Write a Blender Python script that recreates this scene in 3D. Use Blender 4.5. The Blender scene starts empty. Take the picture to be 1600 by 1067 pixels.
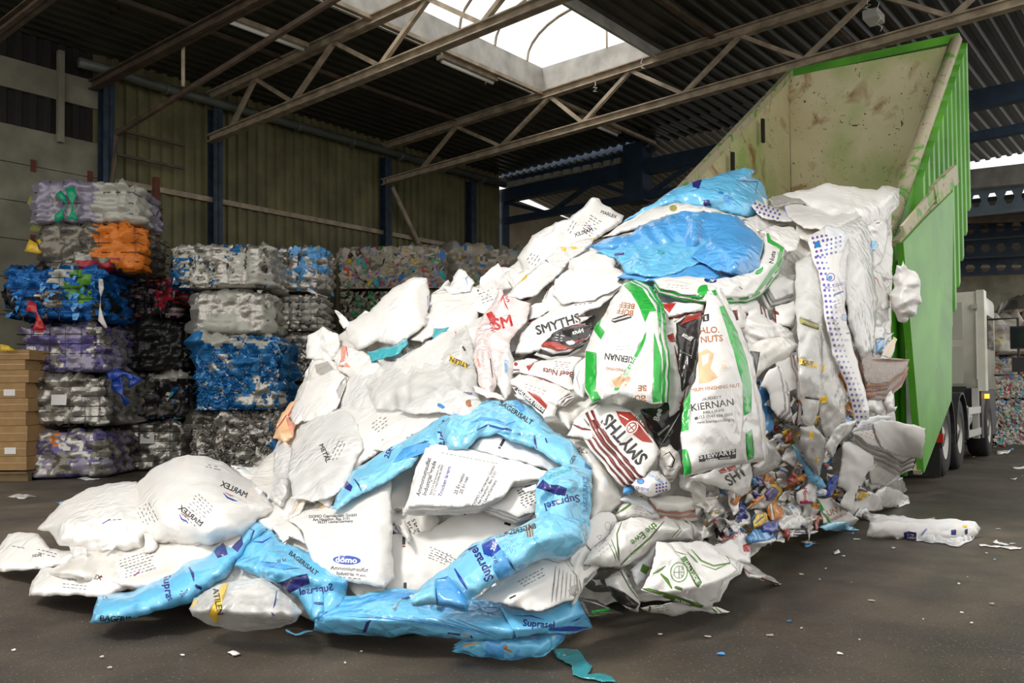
import bpy, math, random
import numpy as np
from mathutils import Vector, Matrix
from mathutils.geometry import delaunay_2d_cdt
random.seed(7); rng = np.random.RandomState(7)
S = bpy.context.scene
COL = S.collection

# ------------------------------------------------------------------ camera
F, CX, CY, H = 1340.0, 800.0, 589.0, 1.1
_p, _r = math.radians(1.4), math.radians(.5)
FWD = np.array([0, math.cos(_p), math.sin(_p)])
_r0 = np.array([1., 0, 0]); _u0 = np.cross(_r0, FWD)
RGT = _r0*math.cos(_r) - _u0*math.sin(_r); UPV = _u0*math.cos(_r) + _r0*math.sin(_r)
CAM = np.array([0, 0, H])
cam = bpy.data.cameras.new('camera'); cam.sensor_width = 36; cam.lens = 36*F/1600; cam.shift_y = (CY-533.5)/1600
cam.clip_start = .05; cam.clip_end = 300
co = bpy.data.objects.new('camera', cam); COL.objects.link(co)
M = Matrix.Identity(4)
for i in range(3):
    M[i][0] = RGT[i]; M[i][1] = UPV[i]; M[i][2] = -FWD[i]; M[i][3] = CAM[i]
co.matrix_world = M
S.camera = co
# ------------------------------------------------------------------ daylight and exposure
S.view_settings.view_transform = 'Standard'; S.view_settings.look = 'None'
S.view_settings.gamma = 1; S.view_settings.use_curve_mapping = False
S.view_settings.exposure = 0.47
w = bpy.data.worlds.new('overcast_sky'); S.world = w; w.use_nodes = True
bg = w.node_tree.nodes['Background']; bg.inputs[0].default_value = (1.0, .985, .95, 1); bg.inputs[1].default_value = .92
sun = bpy.data.lights.new('soft_daylight', 'SUN'); sun.energy = 1.75; sun.angle = math.radians(12); sun.color = (1, .975, .93)
so = bpy.data.objects.new('soft_daylight', sun); COL.objects.link(so)
so.rotation_euler = Vector((-.58, -.30, 1.0)).to_track_quat('Z', 'Y').to_euler()

# ------------------------------------------------------------------ materials
MATS = {}
def mat(name, col, rough=.5, metal=0., bump=0., bscale=8., alpha=1., trans=0., spec=.5, var=0., vscale=3., emit=None, ridged=False, vcol=None, coat=0.):
    m = bpy.data.materials.new(name); m.use_nodes = True; nt = m.node_tree; N = nt.nodes; L = nt.links
    b = N['Principled BSDF']
    b.inputs['Base Color'].default_value = (*col, 1); b.inputs['Roughness'].default_value = rough
    b.inputs['Metallic'].default_value = metal; b.inputs['Specular IOR Level'].default_value = spec
    if coat: b.inputs['Coat Weight'].default_value = coat; b.inputs['Coat Roughness'].default_value = .09
    tc = N.new('ShaderNodeTexCoord')
    if emit: b.inputs['Emission Color'].default_value = (*col, 1); b.inputs['Emission Strength'].default_value = emit
    if var:
        n = N.new('ShaderNodeTexNoise'); n.inputs['Scale'].default_value = vscale; n.inputs['Detail'].default_value = 6
        L.new(tc.outputs['Object'], n.inputs['Vector'])
        r = N.new('ShaderNodeValToRGB'); r.color_ramp.elements[0].position = .35; r.color_ramp.elements[1].position = .68
        a = tuple(c*(1-var) for c in col) if vcol is None else vcol
        r.color_ramp.elements[0].color = (*a, 1); r.color_ramp.elements[1].color = (*col, 1)
        L.new(n.outputs['Fac'], r.inputs['Fac']); L.new(r.outputs['Color'], b.inputs['Base Color'])
    if bump:
        n = N.new('ShaderNodeTexNoise'); n.inputs['Scale'].default_value = bscale; n.inputs['Detail'].default_value = 3
        n.inputs['Distortion'].default_value = .6
        if ridged:
            n.noise_type = 'RIDGED_MULTIFRACTAL'
        L.new(tc.outputs['Object'], n.inputs['Vector'])
        bp = N.new('ShaderNodeBump'); bp.inputs['Strength'].default_value = bump; bp.inputs['Distance'].default_value = .02
        L.new(n.outputs['Fac'], bp.inputs['Height']); L.new(bp.outputs['Normal'], b.inputs['Normal'])
    if alpha < 1:
        out = N['Material Output']; tr = N.new('ShaderNodeBsdfTransparent'); mx = N.new('ShaderNodeMixShader')
        mx.inputs[0].default_value = alpha; L.new(tr.outputs[0], mx.inputs[1]); L.new(b.outputs[0], mx.inputs[2]); L.new(mx.outputs[0], out.inputs['Surface'])
    elif trans:
        out = N['Material Output']; tl = N.new('ShaderNodeBsdfTranslucent'); mx = N.new('ShaderNodeMixShader')
        tl.inputs[0].default_value = (*col, 1)
        mx.inputs[0].default_value = 1-trans; L.new(tl.outputs[0], mx.inputs[1]); L.new(b.outputs[0], mx.inputs[2]); L.new(mx.outputs[0], out.inputs['Surface'])
    MATS[name] = m; return m
def film_mat(name, col, **k):
    k.setdefault('rough', .32); k.setdefault('bump', .5); k.setdefault('trans', .1); k.setdefault('coat', .6)
    bu = k.pop('bump'); m = mat(name, col, **k)
    if bu:      # fine crinkles: straight-edged creases plus soft swells
        nt = m.node_tree; N = nt.nodes; L = nt.links; b = N['Principled BSDF']; tc = N.new('ShaderNodeTexCoord').outputs['Object']
        n = N.new('ShaderNodeTexNoise'); n.inputs['Scale'].default_value = 5; n.inputs['Detail'].default_value = 2; L.new(tc, n.inputs['Vector'])
        mx = N.new('ShaderNodeMix'); mx.data_type = 'RGBA'; mx.inputs[0].default_value = .16; L.new(tc, mx.inputs[6]); L.new(n.outputs['Color'], mx.inputs[7])
        v1 = N.new('ShaderNodeTexVoronoi'); v1.feature = 'DISTANCE_TO_EDGE'; v1.inputs['Scale'].default_value = 7; L.new(mx.outputs[2], v1.inputs['Vector'])
        v2 = N.new('ShaderNodeTexVoronoi'); v2.feature = 'F1'; v2.inputs['Scale'].default_value = 17; L.new(mx.outputs[2], v2.inputs['Vector'])
        n2 = N.new('ShaderNodeTexNoise'); n2.noise_type = 'RIDGED_MULTIFRACTAL'; n2.inputs['Scale'].default_value = 6; n2.inputs['Detail'].default_value = 2; L.new(mx.outputs[2], n2.inputs['Vector'])
        c1 = N.new('ShaderNodeMath'); c1.operation = 'MINIMUM'; c1.inputs[1].default_value = .22; L.new(v1.outputs['Distance'], c1.inputs[0])
        s1 = N.new('ShaderNodeMath'); s1.operation = 'MULTIPLY_ADD'; s1.inputs[1].default_value = .35; L.new(v2.outputs['Distance'], s1.inputs[0]); L.new(c1.outputs[0], s1.inputs[2])
        s2 = N.new('ShaderNodeMath'); s2.operation = 'MULTIPLY_ADD'; s2.inputs[1].default_value = .09; L.new(n2.outputs['Fac'], s2.inputs[0]); L.new(s1.outputs[0], s2.inputs[2])
        n3 = N.new('ShaderNodeTexNoise'); n3.inputs['Scale'].default_value = 2.6; n3.inputs['Detail'].default_value = 1; L.new(tc, n3.inputs['Vector'])
        mr = N.new('ShaderNodeMapRange'); mr.inputs['From Min'].default_value = .42; mr.inputs['From Max'].default_value = .64; mr.inputs['To Min'].default_value = .12; L.new(n3.outputs['Fac'], mr.inputs['Value'])
        s3 = N.new('ShaderNodeMath'); s3.operation = 'MULTIPLY'; L.new(s2.outputs[0], s3.inputs[0]); L.new(mr.outputs[0], s3.inputs[1])
        bp = N.new('ShaderNodeBump'); bp.inputs['Strength'].default_value = bu; bp.inputs['Distance'].default_value = .035
        L.new(s3.outputs[0], bp.inputs['Height']); L.new(bp.outputs['Normal'], b.inputs['Normal'])
        if 'Coat Normal' in b.inputs: L.new(bp.outputs['Normal'], b.inputs['Coat Normal'])
    return m
film_mat('white', (.84, .815, .78)); film_mat('warmwhite', (.80, .765, .71)); film_mat('coolwhite', (.80, .82, .84))
film_mat('paper', (.84, .82, .79), rough=.6, bump=.12, coat=0)
film_mat('clear', (.82, .81, .78), alpha=.48, rough=.14, bump=.5); film_mat('frost', (.80, .79, .77), alpha=.82, rough=.2, bump=.5)
film_mat('pinkfilm', (.87, .74, .72), alpha=.88, rough=.22, bump=.8)
film_mat('sky', (.16, .54, .84), bump=.8, rough=.22); film_mat('azure', (.09, .37, .76), rough=.25, bump=.7); film_mat('skyclear', (.24, .63, .88), alpha=.88, bump=.9, rough=.17)
film_mat('deepblue', (.03, .22, .52)); film_mat('royal', (.012, .06, .40)); film_mat('navy', (.018, .022, .20), rough=.4)
film_mat('teal', (.05, .40, .46)); film_mat('tealclear', (.05, .36, .40), alpha=.72, rough=.15, bump=.5)
film_mat('green', (.02, .42, .05)); film_mat('leaf', (.09, .22, .02), rough=.5); film_mat('ink', (.02, .018, .018), rough=.5, bump=0)
film_mat('black', (.025, .02, .02), bump=.35, bscale=20); film_mat('maroon', (.20, .02, .015)); film_mat('red', (.55, .02, .02)); film_mat('brick', (.42, .045, .03))
film_mat('brown', (.42, .15, .04)); film_mat('tan', (.55, .36, .17), bump=.2); film_mat('yellow', (.85, .55, .03)); film_mat('orange', (.80, .28, .03)); film_mat('peach', (.82, .50, .28))
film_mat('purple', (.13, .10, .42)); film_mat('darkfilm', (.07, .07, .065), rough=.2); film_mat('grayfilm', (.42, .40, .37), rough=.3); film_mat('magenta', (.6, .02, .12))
film_mat('news', (.62, .54, .50), rough=.8, coat=0, var=.35, vscale=60); film_mat('newsred', (.50, .28, .20), rough=.8, coat=0); film_mat('olive', (.35, .33, .10))
film_mat('salmon', (.80, .35, .25)); film_mat('lilacink', (.30, .28, .62), bump=0)
# foils and bale fillings
mat('silver', (.52, .49, .44), rough=.3, metal=.7, bump=.7, bscale=16); mat('silverdark', (.12, .11, .095), rough=.3, metal=.6, bump=.8, bscale=20)
mat('lavender', (.30, .27, .35), rough=.32, metal=.25, bump=.7, bscale=10); mat('palefilm', (.46, .45, .39), rough=.35, bump=.6, bscale=8, metal=.15)
mat('violet', (.12, .10, .26), rough=.25, metal=.3, bump=.6, bscale=12); mat('foilblue', (.01, .13, .42), rough=.25, metal=.45, bump=.9, bscale=24)
mat('tinselblue', (.012, .13, .32), rough=.28, metal=.5, bump=.9, bscale=30); mat('bagblack', (.014, .013, .013), rough=.22, bump=.8, bscale=22)
mat('baleorange', (.70, .19, .015), rough=.4, bump=.6, bscale=9); mat('greyfoil', (.20, .18, .145), rough=.3, metal=.5, bump=.8, bscale=10)
mat('balered', (.40, .02, .04), rough=.35, bump=.6, bscale=14); mat('balepink', (.34, .22, .24), rough=.4, bump=.5, bscale=14); mat('balegreen', (.10, .30, .03), rough=.4, bump=.6)
mat('brightgreen', (.0, .33, .16), rough=.3, bump=.4); mat('wire', (.05, .05, .06), rough=.5, metal=.7)
for i, c in enumerate([(.36, .32, .24), (.30, .27, .20), (.46, .43, .36), (.22, .20, .16), (.45, .36, .30), (.12, .11, .09), (.03, .16, .45), (.5, .04, .05), (.05, .28, .10), (.62, .42, .03), (.02, .36, .40), (.4, .10, .20), (.24, .26, .36)]):
    mat('mix%d' % i, c, rough=.45, bump=.6, bscale=14)
# building
mat('cardboard', (.40, .24, .10), rough=.85, var=.2, vscale=6); mat('pallet_wood', (.22, .15, .07), rough=.9, var=.4)
mat('chord', (.46, .37, .26), rough=.55, var=.45, vscale=5); mat('chorddark', (.13, .09, .06), rough=.6, var=.5, vscale=4)
mat('bluesteel', (.02, .045, .085), rough=.5, var=.4, vscale=4); mat('bluecol', (.025, .05, .085), rough=.5, var=.6, vscale=6)
mat('cladding', (.18, .165, .07), rough=.5, var=.55, vscale=1.6, vcol=(.10, .09, .04)); mat('roofsheet', (.038, .038, .022), rough=.42, var=.4, vscale=1.2)
mat('roofpale', (.42, .40, .34), rough=.6, var=.3, vscale=1); mat('concrete', (.27, .255, .19), rough=.9, var=.35, vscale=2.2, bump=.2)
mat('concretewarm', (.42, .36, .26), rough=.9, var=.3, vscale=2, bump=.2); mat('darkgap', (.02, .018, .015), rough=.9); mat('rust', (.17, .055, .03), rough=.9, var=.4)
mat('curb', (.55, .53, .49), rough=.7, var=.35, vscale=3); mat('tube', (.8, .8, .74), rough=.3); mat('pipe', (.13, .14, .12), rough=.4, var=.3)
mat('palebeam', (.32, .42, .52), rough=.5, var=.2); mat('cream', (.80, .78, .66), rough=.35, coat=.3, var=.12, vscale=4); mat('creamdark', (.52, .51, .44), rough=.4)
mat('tyre', (.018, .018, .018), rough=.75, bump=.3, bscale=40); mat('rim', (.40, .39, .36), rough=.35, metal=.6); mat('chassis', (.022, .022, .024), rough=.5)
mat('alu', (.62, .61, .58), rough=.35, metal=.6); mat('glass', (.05, .06, .07), rough=.05, metal=.5); mat('lamp', (1, .35, .03), rough=.3, emit=2.0); mat('redreflect', (.6, .03, .01), rough=.3)

def node_mat(name, build):
    m = bpy.data.materials.new(name); m.use_nodes = True; nt = m.node_tree
    build(nt.nodes, nt.links, nt.nodes['Principled BSDF']); MATS[name] = m
def N_noise(N, L, v, sc, det=6, dist=0, ty=None):
    n = N.new('ShaderNodeTexNoise'); n.inputs['Scale'].default_value = sc; n.inputs['Detail'].default_value = det; n.inputs['Distortion'].default_value = dist
    if ty: n.noise_type = ty
    L.new(v, n.inputs['Vector']); return n.outputs['Fac']
def N_ramp(N, L, f, st):
    r = N.new('ShaderNodeValToRGB'); e = r.color_ramp.elements
    e[0].position, e[0].color = st[0][0], (*st[0][1], 1); e[1].position, e[1].color = st[-1][0], (*st[-1][1], 1)
    for p, c in st[1:-1]:
        k = e.new(p); k.color = (*c, 1)
    L.new(f, r.inputs['Fac']); return r.outputs['Color']
def N_mix(N, L, f, a, b, mode='MIX'):
    m = N.new('ShaderNodeMix'); m.data_type = 'RGBA'; m.blend_type = mode
    if hasattr(f, 'links') or not isinstance(f, float): L.new(f, m.inputs[0])
    else: m.inputs[0].default_value = f
    for s, i in ((a, 6), (b, 7)):
        if isinstance(s, tuple): m.inputs[i].default_value = (*s, 1)
        else: L.new(s, m.inputs[i])
    return m.outputs[2]
def asphalt(N, L, b):
    tc = N.new('ShaderNodeTexCoord').outputs['Object']
    c1 = N_ramp(N, L, N_noise(N, L, tc, .45, 8, .4), [(.3, (.032, .025, .018)), (.5, (.054, .043, .031)), (.70, (.098, .080, .060))])
    c2 = N_ramp(N, L, N_noise(N, L, tc, 1.7, 9, .8), [(.35, (.62, .62, .62)), (.68, (1.25, 1.2, 1.12))])
    c = N_mix(N, L, 1.0, c1, c2, 'MULTIPLY')
    sp = N_ramp(N, L, N_noise(N, L, tc, 90, 2), [(.64, (0, 0, 0)), (.72, (1, 1, 1))])
    c = N_mix(N, L, sp, c, (.22, .19, .15))
    v = N.new('ShaderNodeTexVoronoi'); v.inputs['Scale'].default_value = 3.3; L.new(tc, v.inputs['Vector'])
    dots = N_ramp(N, L, v.outputs['Distance'], [(.018, (1, 1, 1)), (.024, (0, 0, 0))])
    c = N_mix(N, L, dots, c, (.55, .53, .50))
    L.new(c, b.inputs['Base Color']); b.inputs['Roughness'].default_value = .62
    L.new(N_ramp(N, L, N_noise(N, L, tc, 1.1, 6, 1), [(.35, (.42, .42, .42)), (.7, (.8, .8, .8))]), b.inputs['Roughness'])
    bp = N.new('ShaderNodeBump'); bp.inputs['Strength'].default_value = .35; bp.inputs['Distance'].default_value = .01
    L.new(N_noise(N, L, tc, 60, 6), bp.inputs['Height']); L.new(bp.outputs[0], b.inputs['Normal'])
node_mat('asphalt', asphalt)
def beige_box(N, L, b):
    tc = N.new('ShaderNodeTexCoord').outputs['Object']
    base = N_ramp(N, L, N_noise(N, L, tc, .9, 5, .5), [(.3, (.60, .53, .30)), (.7, (.74, .67, .44))])
    g = N_ramp(N, L, N_noise(N, L, tc, .6, 4), [(.50, (0, 0, 0)), (.64, (.75, .75, .75))])
    c = N_mix(N, L, g, base, (.25, .42, .07))
    ru = N_ramp(N, L, N_noise(N, L, tc, 2.2, 10, .9), [(.54, (0, 0, 0)), (.70, (.9, .9, .9))])
    c = N_mix(N, L, ru, c, (.27, .11, .02))
    r2 = N_ramp(N, L, N_noise(N, L, tc, 9, 4, 2.5), [(.66, (0, 0, 0)), (.69, (1, 1, 1))])
    c = N_mix(N, L, r2, c, (.10, .04, .015))
    L.new(c, b.inputs['Base Color']); b.inputs['Roughness'].default_value = .6
    bp = N.new('ShaderNodeBump'); bp.inputs['Strength'].default_value = .3; bp.inputs['Distance'].default_value = .05
    L.new(N_noise(N, L, tc, 1.5, 4), bp.inputs['Height']); L.new(bp.outputs[0], b.inputs['Normal'])
node_mat('beigebox', beige_box)
def green_paint(N, L, b):
    tc = N.new('ShaderNodeTexCoord').outputs['Object']
    c = N_ramp(N, L, N_noise(N, L, tc, 1.3, 7, .5), [(.3, (.05, .24, .012)), (.7, (.13, .45, .03))])
    sc = N_ramp(N, L, N_noise(N, L, tc, 5, 9, 3), [(.66, (0, 0, 0)), (.70, (.8, .8, .8))])
    c = N_mix(N, L, sc, c, (.26, .30, .13))
    ru = N_ramp(N, L, N_noise(N, L, tc, 2.3, 9, 2), [(.68, (0, 0, 0)), (.74, (.8, .8, .8))])
    c = N_mix(N, L, ru, c, (.16, .06, .02))
    L.new(c, b.inputs['Base Color']); b.inputs['Roughness'].default_value = .38
node_mat('greenpaint', green_paint)
def worn_rim(N, L, b):
    tc = N.new('ShaderNodeTexCoord').outputs['Object']
    c = N_ramp(N, L, N_noise(N, L, tc, 3, 8, 2), [(.36, (.10, .33, .03)), (.45, (.46, .40, .25)), (.62, (.46, .42, .30)), (.72, (.25, .10, .04))])
    L.new(c, b.inputs['Base Color']); b.inputs['Roughness'].default_value = .5
node_mat('wornrim', worn_rim)

# ------------------------------------------------------------------ mesh helpers
def link(name, verts, faces, mats, parent=None, midx=None, smooth=False):
    me = bpy.data.meshes.new(name)
    me.from_pydata([tuple(map(float, v)) for v in verts], [], faces)
    for m in (mats if isinstance(mats, (list, tuple)) else [mats]): me.materials.append(MATS[m])
    if midx is not None: me.polygons.foreach_set('material_index', midx)
    if smooth: me.polygons.foreach_set('use_smooth', [True]*len(me.polygons))
    me.update()
    o = bpy.data.objects.new(name, me); COL.objects.link(o)
    if parent is not None: o.parent = parent
    return o
def tag(o, label, cat=None, group=None, kind=None):
    o['label'] = label
    if cat: o['category'] = cat
    if group: o['group'] = group
    if kind: o['kind'] = kind
    return o
def struct(o, label=None):
    o['kind'] = 'structure'
    if label: o['label'] = label
    return o
def empty(name, loc, label, cat, group=None, rz=0):
    o = bpy.data.objects.new(name, None); COL.objects.link(o); o.location = [float(c) for c in loc]; o.rotation_euler[2] = rz; o.empty_display_size = .2
    return tag(o, label, cat, group)
def off(o, base):   # mesh built in world coordinates, hung under an empty standing at base
    for v in o.data.vertices: v.co -= Vector([float(c) for c in base])
    return o
class MB:
    def __init__(s): s.v = []; s.f = []; s.m = []
    def add(s, vs, fs, m=0):
        n = len(s.v); s.v += [tuple(map(float, v)) for v in vs]; s.f += [[i+n for i in f] for f in fs]; s.m += [m]*len(fs)
    def box(s, o, a, b, c, m=0):     # corner o, edge vectors a b c
        o, a, b, c = map(np.array, (o, a, b, c)); 
        vs = [o, o+a, o+a+b, o+b, o+c, o+a+c, o+a+b+c, o+b+c]
        s.add(vs, [[0, 3, 2, 1], [4, 5, 6, 7], [0, 1, 5, 4], [1, 2, 6, 5], [2, 3, 7, 6], [3, 0, 4, 7]], m)
    def bar(s, p, q, w, h, up=(0, 0, 1), m=0):
        p = np.array(p, float); q = np.array(q, float); d = q-p; d /= np.linalg.norm(d); u = np.array(up, float)
        sd = np.cross(d, u); sd /= np.linalg.norm(sd); u = np.cross(sd, d)
        s.box(p - sd*w/2 - u*h/2, sd*w, u*h, q-p, m)
    def ibeam(s, p, q, w, h, t=.03, up=(0, 0, 1), m=0):
        p = np.array(p, float); q = np.array(q, float); d = q-p; d /= np.linalg.norm(d); u = np.array(up, float)
        sd = np.cross(d, u); sd /= np.linalg.norm(sd); u = np.cross(sd, d)
        s.box(p - sd*w/2 + u*(h/2-t), sd*w, u*t, q-p, m); s.box(p - sd*w/2 - u*h/2, sd*w, u*t, q-p, m); s.box(p - sd*t/2 - u*h/2, sd*t, u*h, q-p, m)
    def tube(s, pts, r, n=8, m=0, caps=True):
        pts = [np.array(p, float) for p in pts]; rings = []
        for i, p in enumerate(pts):
            d = pts[min(i+1, len(pts)-1)] - pts[max(i-1, 0)]; d /= np.linalg.norm(d)
            a = np.cross(d, (0, 0, 1)) if abs(d[2]) < .9 else np.cross(d, (1, 0, 0)); a /= np.linalg.norm(a); b = np.cross(d, a)
            rr = r[i] if hasattr(r, '__len__') else r
            rings.append([p + (a*math.cos(t)+b*math.sin(t))*rr for t in [2*math.pi*k/n for k in range(n)]])
        vs = [v for rg in rings for v in rg]
        fs = [[i*n+k, i*n+(k+1) % n, (i+1)*n+(k+1) % n, (i+1)*n+k] for i in range(len(pts)-1) for k in range(n)]
        if caps: fs += [list(range(n))[::-1], [(len(pts)-1)*n+k for k in range(n)]]
        s.add(vs, fs, m)
    def prism(s, poly, ext, m=0):
        n = len(poly); ext = np.array(ext, float); P = [np.array(p, float) for p in poly]
        s.add(P+[p+ext for p in P], [list(range(n))[::-1], [n+k for k in range(n)]] + [[k, (k+1) % n, n+(k+1) % n, n+k] for k in range(n)], m)
    def build(s, name, mats, parent=None, smooth=False): return link(name, s.v, s.f, mats, parent, s.m, smooth)
# ------------------------------------------------------------------ finding points of the place
def rays(x, y):
    x = np.asarray(x, float); y = np.asarray(y, float)
    return FWD + RGT*((x-CX)/F)[..., None] - UPV*((y-CY)/F)[..., None]
def P(x, y, Y):
    d = rays(x, y); return CAM + d*(np.asarray(Y, float)/d[..., 1])[..., None]
def onplane(x, y, P0, n):
    d = rays(x, y); return CAM + d*(((np.array(P0)-CAM) @ np.array(n))/(d @ np.array(n)))
def floorY(x, y):
    d = rays(x, y); z = np.minimum(d[..., 2], -1e-4); return -H/z*d[..., 1]
d1 = np.array([.635, .772, 0]); d1 /= np.linalg.norm(d1); d2 = np.array([d1[1], -d1[0], 0]); Z = np.array([0, 0, 1.])
W0 = np.array([-6.1, 17., 0])
def W(t, s, z): return W0 + d1*t + d2*s + Z*z
# ------------------------------------------------------------------ noise
def _h(i, j, k):
    n = (i*374761393 + j*668265263 + k*2147483647*3 + 1013904223) & 0xffffffff
    n = ((n ^ (n >> 13))*1274126177) & 0xffffffff
    return ((n ^ (n >> 16)) & 0xffff)/65535.0*2-1
def noise2(u, v, seed=0):
    u = np.asarray(u, float); v = np.asarray(v, float)
    i = np.floor(u).astype(np.int64); j = np.floor(v).astype(np.int64); a = u-i; b = v-j
    a = a*a*(3-2*a); b = b*b*(3-2*b)
    return (_h(i, j, seed)*(1-a)+_h(i+1, j, seed)*a)*(1-b) + (_h(i, j+1, seed)*(1-a)+_h(i+1, j+1, seed)*a)*b
def tri(x): return 2*np.abs(2*(x-np.floor(x+.5)))-1
def crumple(u, v, seed, u0, v0):     # u, v in metres; sharp creases in several directions plus soft swells
    R = np.random.RandomState(seed % 99991); wu = u+.10*noise2(u*4, v*4, seed+1); wv = v+.10*noise2(u*4+9, v*4, seed+2)
    h = .9*noise2(u*3.1, v*3.1, seed+3)
    for k, (f, a) in enumerate([(2.2, .75), (3.4, .55), (5.2, .42), (8., .30), (12., .2), (17., .13)]):
        th = R.rand()*math.pi; md = np.clip(noise2(u*2.5+k*3, v*2.5, seed+k+5)*1.3+.45, 0, 1.2)
        h = h + a*md*tri((wu*math.cos(th)+wv*math.sin(th))*f+R.rand())
    R = np.random.RandomState((seed*7+1) % 99991)
    def hull():      # flat facets meeting in long straight folds
        K = 7; th = R.uniform(0, 2*math.pi, K); s = R.uniform(.6, 2.6, K); cu = R.uniform(-.35, .35, K); cv = R.uniform(-.35, .35, K)
        return np.max(np.stack([(wu-u0+cu[i])*math.cos(th[i])*s[i]+(wv-v0+cv[i])*math.sin(th[i])*s[i] for i in range(K)]), 0)
    h = h + .95*(hull()-hull())
    for k in range(8):      # a few sharp ridges running across
        th = R.rand()*math.pi; d = (u-u0)*math.cos(th)+(v-v0)*math.sin(th)+R.uniform(-.25, .25)+.05*noise2(u*5, v*5, seed+k+40)
        al = -(u-u0)*math.sin(th)+(v-v0)*math.cos(th)+R.uniform(-.2, .2)
        h = h + R.choice([-1, 1])*R.uniform(.5, 1.4)*np.clip(1-np.abs(d)/R.uniform(.03, .07), 0, 1)*np.clip(1.1-np.abs(al)/.3, 0, 1)
    return h*.5
# ================================================================== THE HALL
g = 26
vs = [(-40, -6, 0), (45, -6, 0), (45, 60, 0), (-40, 60, 0)]
struct(link('floor', vs, [[0, 1, 2, 3]], 'asphalt'), 'worn dark asphalt floor of the sorting hall')
def corrugated(a, b, z0, z1, pitch, depth, nrm):
    a = np.array(a); b = np.array(b); L = np.linalg.norm(b-a); d = (b-a)/L; n = int(L/pitch); pts = []
    for i in range(n):
        for f, q in ((0, 0), (.38, 0), (.5, 1), (.88, 1)): pts.append(a+d*(i+f)*pitch+np.array(nrm)*q*depth)
    pts.append(b)
    vs = [p+Z*z0 for p in pts]+[p+Z*z1 for p in pts]; m = len(pts)
    return vs, [[i, i+1, m+i+1, m+i] for i in range(m-1)]
v, f = corrugated(W(-2.2, 0, 0), W(9.1, 0, 0), 0, 7.5, .235, .055, d2)
struct(link('wall_back', v, f, 'cladding'), 'olive corrugated steel cladding wall behind the bales')
v, f = corrugated(W(-9, -.05, 0), W(-2.0, -.05, 0), 5.6, 7.5, .235, .05, d2)
struct(link('wall_left_upper', v, f, 'darkgap'))
mb = MB()
for k in range(9): mb.box(W(-9, -.15, k*.64), d1*7.0, d2*.17, Z*.625)
mb.box(W(-9, -.14, 0), d1*7.0, d2*.12, Z*5.76)
struct(mb.build('wall_left', 'concrete'), 'grey concrete panel wall at the left')
mb = MB()
for t in (-3.25, -2.3):
    for k in range(1, 9): mb.box(W(t, .02, k*.64-.1), d1*.08, d2*.03, Z*.2)
struct(mb.build('trim_1', 'rust'), 'rusty fixing plates along the joints of the concrete panels')
mb = MB(); mb.box(W(-9, .02, 6.35), d1*7.0, d2*.05, Z*.5); mb.box(W(-2.85, .05, 5.6), d1*.1, d2*.1, Z*1.6)
struct(mb.build('trim_2', 'concrete'))
mb = MB()
mb.box(W(-2.05, .06, 5.05), d1*11.1, d2*.07, Z*.1)
mb.box(W(-2.05, .06, 2.5), d1*11.1, d2*.07, Z*.1)
struct(mb.build('trim_3', 'chord'), 'pale steel rails across the corrugated wall')
def column(t, zt, m):
    mb = MB(); mb.ibeam(W(t, .2, 0), W(t, .2, zt), .2, .22, .025, up=d2); 
    return tag(mb.build('steel_column', m), '', 'column')
for t, lab in ((-2.05, 'steel column at the corner where the concrete wall ends'), (0.12, 'blue painted steel column behind the silver and blue bales'), (4.65, 'blue painted steel column behind the mixed plastic bales'), (7.7, 'dark steel column second from the far corner of the wall')):
    o = column(t, 6.9, 'bluecol'); o['label'] = lab; o['group'] = 'wall columns'
mb = MB(); mb.tube([W(4.75, .3, 6.2), W(6.6, .12, 3.9)], .06, 8)
tag(mb.build('wall_brace', 'chord'), 'thin pale diagonal brace on the wall above the mixed bales', 'brace')
mb = MB(); mb.tube([W(-2.6, .35, 7.0), W(-1.9, .35, 7.02), W(-1.5, .30, 7.0), W(9.0, .30, 7.04)], .09, 10)
o = tag(mb.build('eaves_pipe', 'pipe', smooth=True), 'grey pipe running under the roof along the wall top', 'pipe')
for t in np.arange(-1, 9, 1.5): mb = MB(); mb.tube([W(t, .3, 7.0), W(t+.06, .3, 7.0)], .11, 10); mb.build('pipe_sleeve', 'pipe', o)
mb = MB(); mb.box(W(-1.35, .5, 0), d1*.1, d2*.1, Z*5.2)
tag(mb.build('rusty_post', 'rust'), 'thin rusty post against the wall right of the lavender bale', 'post')
mb = MB()
for z in (5.55, 6.0): mb.bar(W(-1.9, .3, z), W(-.6, .3, z), .05, .05)
mb.bar(W(-.6, .3, 5.5), W(-.6, .3, 6.9), .05, .05)
tag(mb.build('wall_bracket_frame', 'chorddark'), 'small steel bracket frame high in the wall corner', 'frame')
# ---- roof with skylight opening
def roofz(s): return 7.36+.022*s
A = onplane(844, 143, W(0, 0, 7.45), Z); B = onplane(1029, 86, W(0, 0, 7.55), Z)
def ts(p): q = np.array(p)-W0; return float(q @ d1), float(q @ d2)
tA, sA = ts(A); tB, sB = ts(B)
sL, sR, tN, tF = sA, sB+.1, -2.2, (tA+tB)/2
v = []; f = []
def roofpanel(t0, t1, s0, s1):
    global v, f
    n = max(1, int(round((s1-s0)/.26))); pt = (s1-s0)/n; prof = []
    for i in range(n):
        for fr, q in ((0, 0), (.35, 0), (.5, 1), (.85, 1)): prof.append((s0+(i+fr)*pt, q*.05))
    prof.append((s1, 0)); b = len(v); m = len(prof)
    v += [W(t0, s, roofz(s)+q) for s, q in prof]+[W(t1, s, roofz(s)+q) for s, q in prof]
    f += [[b+i, b+i+1, b+m+i+1, b+m+i] for i in range(m-1)]
roofpanel(-2.7, 9.15, -.3, sL); roofpanel(-2.7, tN, sL, sR); roofpanel(tF, 9.15, sL, sR); roofpanel(-2.7, 9.15, sR, 12.5); roofpanel(8.5, 17.5, 4.4, 12.5)
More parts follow.
